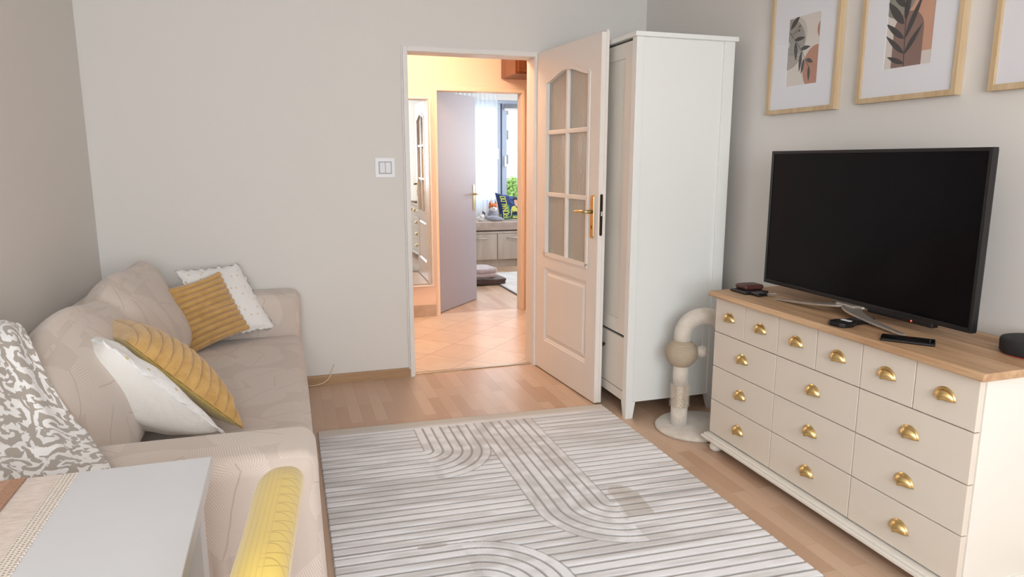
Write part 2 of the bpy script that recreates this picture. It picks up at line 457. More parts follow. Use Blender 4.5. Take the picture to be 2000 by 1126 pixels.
# door frame of the living room (pressed metal: two steps)
def door_frame(name, x0, x1, ya, yb, zt, cw, mat, face, th=0.035):
    bm = bmesh.new()
    # lining
    box(bm, x0-0.02, x0, ya, yb, 0, zt+0.02); box(bm, x1, x1+0.02, ya, yb, 0, zt+0.02); box(bm, x0, x1, ya, yb, zt, zt+0.02)
    for (y0, y1) in face:
        box(bm, x0-cw, x0-0.002, y0, y1, 0, zt+cw); box(bm, x1+0.002, x1+cw, y0, y1, 0, zt+cw); box(bm, x0-0.002, x1+0.002, y0, y1, zt+0.002, zt+cw)
        # rebate bead
        m = (y1-y0)*0.45
        box(bm, x0-cw-0.008, x0-cw, y0+m, y1, 0, zt+cw+0.008); box(bm, x1+cw, x1+cw+0.008, y0+m, y1, 0, zt+cw+0.008); box(bm, x0-cw, x1+cw, y0+m, y1, zt+cw, zt+cw+0.008)
    return struct(name, bm, mat, bevel=0.002)
door_frame('trim_1', 0.718, 1.505, YB-0.008, YB+WT+0.01, 1.966, 0.03, 'white_frame', [(YB-0.022, YB), (YB+WT, YB+WT+0.02)])
struct('trim_2', B((0.718, 1.505, YB+0.02, YB+0.055, 0, 0.006)), 'threshold', bevel=0.002)

# ------------------------------------------------------------------ hall
YH = 5.90
struct('floor_hall', B((-0.3, 2.7, YB+0.05, YH+0.06, -0.08, 0)), 'tiles')
struct('ceiling_hall', B((-0.3, 2.7, YB+WT, YH+0.1, ZC, ZC+0.1)), 'ceiling')
struct('wall_hall_left', B((-0.35, -0.25, YB+WT, YH+0.1, 0, ZC)), 'wall_hall')
struct('wall_hall_right', B((2.6, 2.7, YB+WT, YH+0.1, 0, ZC)), 'wall_hall')
struct('wall_hall_front', B((XL, 0.695, YB+WT, YB+WT+0.012, 0, ZC), (1.53, 2.6, YB+WT, YB+WT+0.012, 0, ZC), (0.695, 1.53, YB+WT, YB+WT+0.012, 1.99, ZC)), 'wall_hall')
ix0, ix1, izt = 1.240, 1.985, 1.912
struct('wall_hall_back', B((-0.3, ix0-0.02, YH, YH+0.1, 0, ZC), (ix1+0.02, 2.7, YH, YH+0.1, 0, ZC), (ix0-0.02, ix1+0.02, YH, YH+0.1, izt+0.02, ZC)), 'wall_hall')
MT['inner_frame'] = simple('cream_door_frame_paint', (238, 218, 196), 0.4)
door_frame('trim_3', ix0, ix1, YH-0.005, YH+0.105, izt, 0.028, 'inner_frame', [(YH-0.02, YH)])
struct('baseboard_hall', B((-0.2, ix0-0.04, YH-0.012, YH, 0, 0.1), (ix1+0.075, 2.6, YH-0.012, YH, 0, 0.1)), 'tile_base', bevel=0.002)
# hall ceiling lamp: warm
t = thing('hall_ceiling_lamp', 'round glowing glass lamp on the hall ceiling', 'lamp', (0.95, 5.05, ZC))
bm = bmesh.new(); lathe(bm, [(0.0, 0.0), (0.15, 0.0), (0.15, -0.02), (0.0, -0.02)], (0.95, 5.05, ZC)); obj('lamp_base', bm, 'white_frame', t, smooth=False)
lm = NT('warm_lamp_glass'); lm.setp(base=(1, 0.9, 0.75, 1), emis=(1.0, 0.66, 0.34, 1), emiss=20.0)
bm = bmesh.new(); lathe(bm, [(0.14, -0.02), (0.135, -0.05), (0.11, -0.08), (0.06, -0.1), (0.0, -0.105)], (0.95, 5.05, ZC)); obj('lamp_shade', bm, lm.m, t, smooth=True)
pl = bpy.data.lights.new('hall_lamp_light', 'POINT'); pl.energy = 37; pl.color = (1.0, 0.75, 0.53); pl.shadow_soft_size = 0.12
po = bpy.data.objects.new('hall_lamp_light', pl); C.objects.link(po); po.location = (0.95, 5.05, ZC-0.2)

# high cabinet
t = thing('high_wall_cabinet', 'reddish brown wooden cabinet hung high in the hall beside the inner doorway', 'cabinet', (1.83, 5.89, 1.99))
obj('body', B((1.80, 2.55, 5.50, 5.885, 2.025, 2.5)), 'cabinet_brown', t, bevel=0.003)
bm = B((1.82, 2.16, 5.482, 5.50, 2.04, 2.06), (1.82, 1.87, 5.482, 5.50, 2.06, 2.47), (2.11, 2.16, 5.482, 5.50, 2.06, 2.47), (1.82, 2.16, 5.482, 5.50, 2.47, 2.49), (1.87, 2.11, 5.488, 5.50, 2.06, 2.47))
obj('door', bm, 'cabinet_brown', t, bevel=0.003)
bm = B((2.18, 2.53, 5.482, 5.50, 2.04, 2.06), (2.18, 2.23, 5.482, 5.50, 2.06, 2.47), (2.48, 2.53, 5.482, 5.50, 2.06, 2.47), (2.18, 2.53, 5.482, 5.50, 2.47, 2.49), (2.23, 2.48, 5.488, 5.50, 2.06, 2.47))
obj('door', bm, 'cabinet_brown', t, bevel=0.003)

# mirror on the hall wall
t = thing('hall_mirror', 'tall narrow mirror on the peach hall wall beside the plain inner door', 'mirror', (1.015, 5.885, 0.27), rotz=radians(0.9))
obj('mirror_glass', B((-0.155, 0.155, -0.012, -0.006, 0.012, 1.575)), 'mirror', t, world=False)
obj('mirror_frame', B((-0.165, -0.155, -0.018, 0.0, 0, 1.585), (0.155, 0.165, -0.018, 0, 0, 1.585), (-0.155, 0.155, -0.018, 0, 0, 0.012), (-0.155, 0.155, -0.018, 0, 1.575, 1.585), (-0.155, 0.155, -0.006, 0, 0.012, 1.575)), 'white_frame', t, world=False)

# inner door leaf, plain, opening into the far room
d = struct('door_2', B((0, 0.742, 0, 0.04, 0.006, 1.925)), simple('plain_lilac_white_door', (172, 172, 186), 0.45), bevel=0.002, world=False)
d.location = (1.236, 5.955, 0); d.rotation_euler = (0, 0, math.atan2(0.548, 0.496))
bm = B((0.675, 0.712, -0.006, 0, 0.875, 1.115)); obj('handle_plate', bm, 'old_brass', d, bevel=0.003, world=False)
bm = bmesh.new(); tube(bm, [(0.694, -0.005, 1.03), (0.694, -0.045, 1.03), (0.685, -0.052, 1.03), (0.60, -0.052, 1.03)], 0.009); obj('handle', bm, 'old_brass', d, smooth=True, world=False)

# ------------------------------------------------------------------ far room
FX0, FX1, FY0, FY1 = 0.6, 3.75, YH+0.1, 9.0
struct('floor_far_room', B((FX0, FX1, YH+0.06, FY1, -0.08, 0)), 'laminate')
struct('ceiling_far_room', B((FX0, FX1, FY0, FY1+0.2, ZC, ZC+0.1)), 'ceiling')
struct('wall_far_left', B((FX0-0.1, FX0, FY0, FY1+0.2, 0, ZC)), 'wall')
struct('wall_far_right', B((FX1, FX1+0.1, FY0, 6.6, 0, ZC), (FX1, FX1+0.1, 8.4, FY1+0.2, 0, ZC), (FX1, FX1+0.1, 6.6, 8.4, 0, 0.9), (FX1, FX1+0.1, 6.6, 8.4, 2.25, ZC)), 'wall')
w = struct('added_window_3', B((FX1+0.02, FX1+0.08, 6.6, 8.4, 0.9, 0.96), (FX1+0.02, FX1+0.08, 6.6, 8.4, 2.19, 2.25), (FX1+0.02, FX1+0.08, 6.6, 6.66, 0.96, 2.19), (FX1+0.02, FX1+0.08, 8.34, 8.4, 0.96, 2.19), (FX1+0.02, FX1+0.08, 7.46, 7.54, 0.96, 2.19)), 'white_frame')  # unseen window added so the side fill can enter the far room
obj('window_glass', B((FX1+0.045, FX1+0.05, 6.65, 8.35, 0.95, 2.2)), 'glass', w)
struct('wall_far_front', B((2.7, FX1, YH+0.0, YH+0.1, 0, ZC)), 'wall')
vx0, vx1, vz0, vz1 = 1.7, 3.45, 0.72, 2.12
struct('wall_far_back', B((FX0, vx0, FY1, FY1+0.2, 0, ZC), (vx1, FX1, FY1, FY1+0.2, 0, ZC), (vx0, vx1, FY1, FY1+0.2, 0, vz0), (vx0, vx1, FY1, FY1+0.2, vz1, ZC)), 'wall')
yy = FY1+0.04
def sash(x0, x1): return [(x0, x1, yy, yy+0.06, vz0+0.05, vz0+0.11), (x0, x1, yy, yy+0.06, vz1-0.1, vz1-0.04), (x0, x0+0.065, yy, yy+0.06, vz0+0.11, vz1-0.10), (x1-0.065, x1, yy, yy+0.06, vz0+0.11, vz1-0.10)]
w = struct('window_2', B((vx0, vx1, yy, yy+0.09, vz0, vz0+0.05), (vx0, vx1, yy, yy+0.09, vz1-0.04, vz1), (vx0, vx1, yy+0.062, yy+0.09, vz1-0.05, vz1-0.04), (vx0, vx0+0.05, yy+0.062, yy+0.09, vz0+0.05, vz1-0.05), (vx1-0.05, vx1, yy+0.062, yy+0.09, vz0+0.05, vz1-0.05), (2.735, 2.795, yy+0.062, yy+0.09, vz0+0.05, vz1-0.05)), 'blue_grey_frame', bevel=0.003)
obj('sash', B(*sash(vx0+0.03, 2.755)), 'blue_grey_frame', w, bevel=0.004)
obj('sash', B(*sash(2.775, vx1-0.03)), 'blue_grey_frame', w, bevel=0.004)
obj('window_glass', B((vx0+0.05, 2.73, yy+0.03, yy+0.034, vz0+0.08, vz1-0.08)), 'glass', w)
obj('window_glass', B((2.80, vx1-0.06, yy+0.03, yy+0.034, vz0+0.08, vz1-0.08)), 'glass', w)
obj('handle', B((2.70, 2.722, yy-0.03, yy, 1.36, 1.50)), 'white_gloss', w, bevel=0.004)
obj('handle', B((2.802, 2.824, yy-0.03, yy, 1.26, 1.40)), 'white_gloss', w, bevel=0.004)
# roller blind cassette
t = thing('roller_blind', 'rolled up grey roller blind above the pane of the far window', 'blind', (3.1, 9.0, 2.03))
bm = bmesh.new(); tube(bm, [(2.80, FY1+0.015, 2.045), (3.42, FY1+0.015, 2.045)], 0.024, 14); obj('blind_roll', bm, simple('grey_blind', (150, 156, 164), 0.7), t, smooth=True)
obj('blind_bar', B((2.80, 3.42, FY1+0.008, FY1+0.022, 1.99, 2.018)), 'white_frame', t)
# sheer curtain
bm = bmesh.new(); nx, nz = 150, 12; g = []
for i in range(nx+1):
    u = i/nx; x = 1.68 + u*0.98; g.append([])
    for k in range(nz+1):
        v = k/nz; amp = 0.018 + 0.012*v
        g[-1].append(bm.verts.new((x - 0.0*v, 8.86 + amp*sin(u*2*pi*17 + 0.6*sin(v*3)), 2.22 - v*1.62)))
for i in range(nx):
    for k in range(nz): bm.faces.new([g[i][k], g[i+1][k], g[i+1][k+1], g[i][k+1]])
t = thing('sheer_curtain', 'white sheer curtain hanging over one side of the far window', 'curtain', (2.2, 8.86, 2.24))
obj('curtain_cloth', bm, 'sheer', t, smooth=True, recalc=False)
bm = bmesh.new(); tube(bm, [(1.65, 8.86, 2.235), (3.55, 8.86, 2.235)], 0.008, 8); obj('curtain_rod', bm, 'white_frame', t, smooth=True)

# bench cabinet under the window
t = thing('bench_cabinet', 'low grey wood bench cabinet with padded top under the far window', 'cabinet', (2.5, 8.7, 0))
obj('body', B((1.62, 3.5, 8.47, 8.98, 0.095, 0.458), (1.62, 3.5, 8.452, 8.47, 0.43, 0.458)), 'grey_wood', t, bevel=0.002)
obj('plinth', B((1.64, 3.48, 8.49, 8.97, 0, 0.095)), 'grey_wood', t)
obj('seat_pad', B((1.61, 3.51, 8.44, 8.99, 0.472, 0.58)), simple('taupe_pad', (186, 170, 160), 0.85, bump=(200, .3, .001), var=(8, (170, 152, 142))), t, bevel=0.012, seg=3)
obj('pad_base', B((1.62, 3.5, 8.46, 8.98, 0.458, 0.472)), 'dark_gap', t)  # strip under the pad, coloured dark as the shade of the gap
for x0 in (1.67, 2.10, 2.536, 2.965):
    dd = obj('door', B((x0, x0+0.425, 8.45, 8.469, 0.10, 0.425)), 'grey_wood', t, bevel=0.002)
    bm = bmesh.new(); hx = x0+0.21
    tube(bm, [(hx-0.08, 8.449, 0.375), (hx-0.08, 8.425, 0.375), (hx+0.08, 8.425, 0.375), (hx+0.08, 8.449, 0.375)], 0.007, 8)
    obj('handle', bm, 'steel', dd, smooth=True)

# rug in the far room
bm = B((2.17, 3.5, 6.35, 7.98, 0.0, 0.010)); t = thing('far_room_rug', 'pale grey rug with a dark border line on the far room floor', 'rug', (2.8, 7.2, 0))
obj('rug_field', B((2.185, 3.5, 6.36, 7.97, 0.0, 0.011)), simple('pale_rug', (222, 220, 218), 0.95, var=(5, (204, 204, 206))), t)
bm.free()
obj('rug_border', B((2.165, 2.185, 6.34, 7.98, 0, 0.009), (2.185, 3.5, 6.34, 6.36, 0, 0.009)), simple('rug_edge', (96, 92, 94), 0.9), t)

# ------------------------------------------------------------------ pillows, cushions
def pillow(name, corners, thick, label, front, back, group=None, ribs=0, rib_axis='v', fringe=0.0, n=40, wrinkle=0.0, pinch=0.05, seed=1, cat='cushion', back_thick=None, trim=None):
    """corners TL, TR, BR, BL of the front face (world); front normal = (TR-TL)x(BL-TL) reversed towards viewer side"""
    TL, TR, BR, BL = [Vector(c) for c in corners]
    cen = (TL+TR+BR+BL)/4
    nrm = ((BL-TL).cross(TR-TL)).normalized()
    rnd = random.Random(seed); ph = [rnd.uniform(0, 6.28) for _ in range(8)]
    t = thing(name, label, cat, tuple(cen), 0, group)
    def P(a, b):   # a,b in -1..1 ; b=-1 top
        pa = a*(1-pinch*(1-b*b)**1.0*0 ) ; 
        aa = a*(1-pinch*(1-abs(b)**2.0)); bb = b*(1-pinch*(1-abs(a)**2.0))
        u, v = (aa+1)/2, (bb+1)/2
        return TL*(1-u)*(1-v)+TR*u*(1-v)+BR*u*v+BL*(1-u)*v
    def hgt(a, b): return ((1-abs(a)**2.4)**0.55)*((1-abs(b)**2.4)**0.55)
    if ribs: n = max(n, ribs*12)
    def sheet(sgn, th, rib, wr):
        bm = bmesh.new(); g = []
        for i in range(n+1):
            g.append([])
            for k in range(n+1):
                a, b = -1+2*i/n, -1+2*k/n
                h = hgt(a, b)*th
                p = P(a, b); r = 0
                if rib:
                    q = b if rib_axis == 'v' else a
                    s = abs(sin(pi*ribs*(q+1)/2)); s = s**0.5
                    r = (s-0.62)*0.024
                    # scalloped side outline
                    e = a if rib_axis == 'v' else b
                    dirv = (TR-TL).normalized() if rib_axis == 'v' else (BL-TL).normalized()
                    p = p + dirv*(0.010*s*(1 if e > 0 else -1)*abs(e)**6)
                if wr:
                    r += wr*(sin(5*a+3*b+ph[0])+sin(-4*a+7*b+ph[1])+0.6*sin(11*a+4*b+ph[2])+0.5*sin(9*b-13*a+ph[3]))*0.4*min(1, hgt(a, b)*1.5)
                edge = (abs(a) > 0.999 or abs(b) > 0.999)
                g[-1].append(bm.verts.new(p + nrm*sgn*(h + (0 if edge else r*min(1, hgt(a, b)*2.2)))))
        for i in range(n):
            for k in range(n):
                f = [g[i][k], g[i+1][k], g[i+1][k+1], g[i][k+1]]
                if sgn > 0: f.reverse()
                bm.faces.new(f)
        return bm
    o = obj('front_cover', sheet(1, thick, ribs > 0, wrinkle), front, t, smooth=True, recalc=False)
    uvs(o, n)
    o2 = obj('back_cover', sheet(-1, back_thick or thick, False, wrinkle*1.2), back, t, smooth=True, recalc=False); uvs(o2, n)
    if fringe:
        bm = bmesh.new(); ring = []
        m = 160
        for j in range(m):
            s = j/m*4; q = int(s); f = s-q; e = -1+2*f
            a, b = ((e, -1), (1, e), (-e, 1), (-1, -e))[q]
            p = P(a, b); out = (p-cen).normalized()
            w = fringe*(0.6+0.5*sin(j*1.7)+0.3*sin(j*0.53)+0.2*rnd.random())
            z1 = nrm*0.006*sin(j*1.1+ph[4])
            ring.append((bm.verts.new(p-out*0.004+nrm*0.004), bm.verts.new(p+out*w+z1), bm.verts.new(p-out*0.004-nrm*0.004)))
        for j in range(m):
            A, Bq = ring[j], ring[(j+1) % m]
            bm.faces.new([A[0], A[1], Bq[1], Bq[0]]); bm.faces.new([A[1], A[2], Bq[2], Bq[1]])
        obj('ruffled_edge', bm, trim or front, t, smooth=True)
    return t
def uvs(o, n):
    me = o.data; l = me.uv_layers.new(name='UVMap')
    for p in me.polygons:
        for li in p.loop_indices:
            vi = me.loops[li].vertex_index; i, k = divmod(vi, n+1)
            l.data[li].uv = (i/n*0.42, k/n*0.42)

# ------------------------------------------------------------------ sofa
sofa = thing('sofa', 'beige sofa in a leaf-patterned stretch cover along the wall', 'sofa', (-0.46, 2.97, 0))
sx0, sx1 = -0.962, 0.042
def flare(v):
    # skirt of the cover flares slightly near the floor at the near arm
    return v
bm = bmesh.new(); softbox(bm, sx0+0.02, sx1-0.012, 1.90, 4.05, 0.015, 0.30, 0.03, 8); obj('sofa_base', bm, 'sofa', sofa, smooth=True, uv=True)
bm = bmesh.new(); softbox(bm, sx0+0.2, sx1, 1.955, 3.985, 0.20, 0.385, 0.05, 16, bulge=(0.008, 0, 0.018)); obj('seat_cushion', bm, 'sofa', sofa, smooth=True, uv=True)
def armf(v):
    k = max(0, 0.5-v.z)
    if v.y < 1.85:   # gathered folds of the stretch cover, low on the outer face
        w = max(0, min(1, (0.40-v.z)/0.12))*max(0, 1-abs(v.x+0.16)/0.14)**0.6 if abs(v.x+0.16) < 0.14 else 0
        v = Vector((v.x, v.y-0.011*w*(sin(v.x*170+1.5*sin(v.z*9))+0.4*sin(v.x*95+2)), v.z))
    return Vector((v.x+0.015*k*2, v.y + (-0.03*k*2 if v.y < 1.85 else 0), v.z))
bm = bmesh.new(); softbox(bm, sx0, sx1, 1.725, 1.965, 0.012, 0.612, 0.045, 70, bulge=(0, 0, 0.012), f=armf); obj('armrest', bm, 'sofa', sofa, smooth=True, uv=True)
bm = bmesh.new(); softbox(bm, sx0, sx1, 3.975, 4.203, 0.012, 0.612, 0.045, 14, bulge=(0, 0, 0.006)); obj('armrest', bm, 'sofa', sofa, smooth=True, uv=True)
bm = bmesh.new(); softbox(bm, sx0-0.008, -0.74, 1.80, 4.195, 0.012, 0.70, 0.05, 14, bulge=(0, 0, 0.01)); obj('sofa_back', bm, 'sofa', sofa, smooth=True, uv=True)
def backc(y0, y1, top, seed):
    r = random.Random(seed); p = [r.uniform(0, 6) for _ in range(4)]
    def f(v):
        k = (v.z-0.38)/(top-0.38)
        yc = (v.y-y0)/(y1-y0)*2-1
        t_ = (v.x+0.80)/0.33; x = v.x - k*(0.03+0.155*t_) - 0.015*abs(yc)**2*k
        z = v.z - 0.028*abs(yc)**2.5*max(0, k) + 0.012*sin(yc*5+p[0])*k - 0.11*max(0, k)*max(0, 1-t_)**1.3 - (0.03*max(0, k)*max(0, -yc) if seed == 3 else 0)
        x += 0.008*sin(6*v.z*3+p[1]+v.y*5)
        return Vector((x, v.y, z))
    bm = bmesh.new(); softbox(bm, -0.80, -0.47, y0, y1, 0.375, top, 0.13, 16, bulge=(0.05, 0.01, 0.02), f=f)
    return obj('back_cushion', bm, 'sofa', sofa, smooth=True, uv=True)
backc(1.985, 3.06, 0.862, 3); backc(3.02, 3.965, 0.868, 5)

GC = 'scatter cushions on the sofa'
pillow('scatter_cushion', [(-0.562, 3.93, 0.775), (-0.272, 4.08, 0.775), (-0.100, 3.93, 0.445), (-0.40, 3.80, 0.43)], 0.055,
       'white dotted scatter cushion standing behind the ribbed mustard one at the far arm', 'white_dots', 'white_back', GC, fringe=0.012, wrinkle=0.004, seed=3)
pillow('scatter_cushion', [(-0.578, 3.78, 0.712), (-0.360, 3.90, 0.768), (-0.224, 3.84, 0.462), (-0.508, 3.66, 0.385)], 0.055,
       'ribbed mustard plush cushion facing the room, in front of a white one', 'mustard', 'mustard_groove', GC, ribs=11, wrinkle=0.003, seed=4)
e = Vector((-0.60, 0.80, 0.04)).normalized()*0.40
def edgepill(T, R, e, *a, **k):
    T, R = Vector(T), Vector(R)
    return [tuple(T), tuple(T+e), tuple(R+e), tuple(R)]
pillow('scatter_cushion', edgepill((-0.560, 2.38, 0.780), (-0.243, 2.38, 0.452), e), 0.05,
       'white scatter cushion seen from behind, tilted against the mustard one near the throw', 'white_dots', 'white_back', GC, fringe=0.014, wrinkle=0.008, seed=6, back_thick=0.15)
pillow('scatter_cushion', edgepill((-0.545, 2.56, 0.748), (-0.188, 2.50, 0.412), e*1.0), 0.13,
       'mustard plush cushion leaning over the white one behind the near arm', 'mustard', 'mustard_groove', GC, ribs=12, rib_axis='v', wrinkle=0.003, seed=8, back_thick=0.03)

# damask throw over the near corner of the sofa
def throw():
    # rows run from the back of the sofa (top) down over the cushion, then the arm; columns from the wall side to the free edge
    rows = [  # free-edge point, wall-side point
        ((-0.800, 2.36, 0.835), (-0.955, 2.36, 0.74)),
        ((-0.755, 2.30, 0.872), (-0.950, 2.28, 0.80)),
        ((-0.700, 2.20, 0.845), (-0.950, 2.10, 0.88)),
        ((-0.640, 2.10, 0.760), (-0.950, 1.95, 0.87)),
        ((-0.580, 2.02, 0.690), (-0.950, 1.85, 0.82)),
        ((-0.520, 1.94, 0.650), (-0.950, 1.78, 0.74)),
        ((-0.470, 1.83, 0.640), (-0.950, 1.70, 0.68)),
        ((-0.420, 1.72, 0.635), (-0.950, 1.64, 0.63)),
        ((-0.410, 1.68, 0.58), (-0.950, 1.60, 0.55)),
        ((-0.420, 1.66, 0.40), (-0.950, 1.58, 0.38)),
    ]
    bm = bmesh.new(); nu, nv = 90, 80; g = []
    R = len(rows)-1
    def cr(p0, p1, p2, p3, t):
        return 0.5*((2*p1)+(-p0+p2)*t+(2*p0-5*p1+4*p2-p3)*t*t+(-p0+3*p1-3*p2+p3)*t**3)
    def at(col, s):
        i = min(int(s), R-1); t = s-i
        P = [Vector(rows[max(0, min(R, j))][col]) for j in (i-1, i, i+1, i+2)]
        return cr(*P, t)
    for k in range(nv+1):
        s = k/nv*R; A, Bq = at(0, s), at(1, s); g.append([])
        for i in range(nu+1):
            u = i/nu; p = A.lerp(Bq, u)
            p.z += 0.035*sin(pi*u)*(1 if s < 6 else 0.5)
            ripple = 0.018*(1-2*abs(sin(u*13+0.25*s+0.6*sin(s*0.7))))*min(1, 0.25+s/6) + 0.009*sin(u*17-s*0.8)
            n = Vector((0.25, -0.75, 0.6))
            p += n*ripple*min(1, (u)*5+0.12)
            g[-1].append(bm.verts.new(p))
    for k in range(nv):
        for i in range(nu): bm.faces.new([g[k][i], g[k][i+1], g[k+1][i+1], g[k+1][i]])
    vlen = [0.0]
    for k in range(nv): vlen.append(vlen[-1]+(at(0, (k+1)/nv*R)-at(0, k/nv*R)).length)
    me_o = obj('throw_blanket', bm, 'damask', None, smooth=True, loc=(-0.68, 2.0, 0.62))
    l = me_o.data.uv_layers.new(name='UVMap')
    for p in me_o.data.polygons:
        for li in p.loop_indices:
            k, i = divmod(me_o.data.loops[li].vertex_index, nu+1)
            l.data[li].uv = (i/nu*0.68, vlen[k]*0.95)
    m = me_o.modifiers.new('thickness', 'SOLIDIFY'); m.thickness = 0.008; m.offset = 1
    tag(me_o, 'grey and white damask throw draped over the near corner of the sofa', 'blanket')
throw()

# ------------------------------------------------------------------ dining table, runners, chair
t = thing('dining_table', 'white dining table with a lace runner on it', 'table', (-0.55, 0.95, 0))
obj('tabletop', B((-1.20+0.27, -0.173, 0.25, 1.452, 0.718, 0.75)), 'table_white', t, bevel=0.002)
obj('apron', B((-0.88, -0.22, 1.375, 1.395, 0.64, 0.718), (-0.88, -0.22, 0.30, 0.32, 0.64, 0.718), (-0.232, -0.212, 0.32, 1.375, 0.64, 0.718), (-0.89, -0.87, 0.32, 1.375, 0.64, 0.718)), 'table_white', t)
for lx, ly in ((-0.247, 1.375), (-0.247, 0.27), (-0.915, 1.375), (-0.915, 0.27)):
    obj('leg', B((lx, lx+0.055, ly, ly+0.055, 0, 0.718)), 'table_white', t, bevel=0.003)
def lace(name, rgb, rgb2, holes):
    m = NT(name); v = m.coord()
    vo = m.n('ShaderNodeTexVoronoi'); vo.inputs['Scale'].default_value = holes; vo.inputs['Randomness'].default_value = 0.15; m.l(v, vo.inputs['Vector'])
    m.setp(base=m.ramp(vo.outputs['Distance'], [(0.22, lin(rgb2)), (0.34, lin(rgb))]), rough=0.95); m.bump(vo.outputs['Distance'], 0.6, 0.002); return m.m
def linen(name, rgb, rgb2):
    m = NT(name); f = m.noise(m.coord(scale=(0.3, 1, 1)), 130, 4, 0.7)
    m.setp(base=m.ramp(f, [(0.35, lin(rgb2)), (0.65, lin(rgb))]), rough=0.95); m.bump(f, 0.5, 0.001); return m.m
t = thing('table_runner', 'cream table runner with lace edge lying on the white table', 'table runner', (-0.5, 0.9, 0.751))
obj('runner_cloth', B((-0.60, -0.437, 0.45, 1.444, 0.7505, 0.7525)), linen('cream_linen', (226, 212, 204), (208, 192, 182)), t)
bm = bmesh.new(); N = 220
for k in range(N):
    y0 = 0.45+k*(0.994/N); y1 = y0+0.994/N; o = 0.0011*((k % 2)*2-1)
    box(bm, -0.437, -0.409+o, y0, y1, 0.7505, 0.7518)
obj('lace_edge', bm, lace('cream_lace', (228, 218, 208), (160, 146, 134), 150), t)
t = thing('table_runner', 'brown cloth with darker lace edge lying over the cream runner', 'table runner', (-0.7, 0.9, 0.7535))
obj('runner_cloth', B((-0.90, -0.517, 0.45, 1.440, 0.7535, 0.7552)), linen('brown_linen', (196, 158, 136), (172, 132, 110)), t)
obj('lace_edge', B((-0.517, -0.492, 0.45, 1.440, 0.7535, 0.7558)), lace('brown_lace', (176, 136, 112), (104, 74, 58), 160), t)

def chair_fabric():
    m = NT('yellow_quilted_chair_fabric'); c = m.coord('Object'); sp = m.n('ShaderNodeSeparateXYZ'); m.l(c, sp.inputs[0])
    y, z, x = sp.outputs[1], sp.outputs[2], sp.outputs[0]
    def lines(e, fq, w): 
        fr = m.math('FRACT', m.math('MULTIPLY', e, fq)); return m.math('LESS_THAN', m.math('ABSOLUTE', m.math('SUBTRACT', fr, 0.5)), w)
    q = m.math('MAXIMUM', lines(m.math('ADD', y, z), 40, 0.05), lines(m.math('SUBTRACT', y, z), 40, 0.05))
    rb = lines(m.math('SUBTRACT', x, m.math('MULTIPLY', z, 0.24)), 150, 0.11)
    geo = m.n('ShaderNodeNewGeometry'); sn = m.n('ShaderNodeSeparateXYZ'); tn = m.n('ShaderNodeTexCoord'); m.l(tn.outputs['Normal'], sn.inputs[0])
    outer = m.math('GREATER_THAN', sn.outputs[0], 0.0)
    ln = m.math('ADD', m.math('MULTIPLY', q, outer), m.math('MULTIPLY', m.math('MULTIPLY', rb, 0.45), m.math('SUBTRACT', 1, outer)))
    m.setp(base=m.mix(m.math('MULTIPLY', ln, 0.55), lin((204, 176, 88)), lin((160, 132, 58))), rough=0.85, sheen=0.3)
    m.bump(m.math('SUBTRACT', 1, ln), 0.25, 0.0005); return m.m
MT['chair'] = chair_fabric()
ch = thing('dining_chair', 'yellow quilted upholstered chair tucked beside the white table', 'chair', (-0.28, 0.9, 0))
def cf(v):
    k = 0.86-v.z
    w = 1.0+0.45*min(1, max(0, k)/0.2)*(1 if v.x < 0.0 else 0.25)
    yy = v.y-0.915
    # rounded top corners, barrel curve
    drop = 0.16*max(0, abs(yy)/0.225-0.35)**2.4
    return Vector((v.x*w - 0.20*k - 0.10*yy*yy*4*0.3 - 0.018, v.y, v.z + 0.018 - drop*max(0, 1-k/0.3)))
bm = bmesh.new(); softbox(bm, -0.036, 0.030, 0.69, 1.14, 0.44, 0.868, 0.0288, 14, f=cf); obj('backrest', bm, 'chair', ch, smooth=True)
bm = bmesh.new(); softbox(bm, -0.56, -0.10, 0.69, 1.14, 0.38, 0.48, 0.04, 10, bulge=(0, 0, 0.01)); obj('seat', bm, 'chair', ch, smooth=True)
for lx, ly, ox, oy in ((-0.52, 1.10, -0.02, 0.02), (-0.52, 0.73, -0.02, -0.02), (-0.14, 1.10, 0.03, 0.02), (-0.14, 0.73, 0.03, -0.02)):
    bm = bmesh.new(); tube(bm, [(lx, ly, 0.39), (lx+ox, ly+oy, 0.0)], [0.017, 0.010], 12); obj('leg', bm, 'black', ch, smooth=True)

pv = Vector((-0.012, 1.12, 0)); ra_ = radians(-5); ch.location = pv+Matrix.Rotation(ra_, 3, 'Z') @ (Vector((-0.28, 0.9, 0))-pv); ch.rotation_euler = (0, 0, ra_)
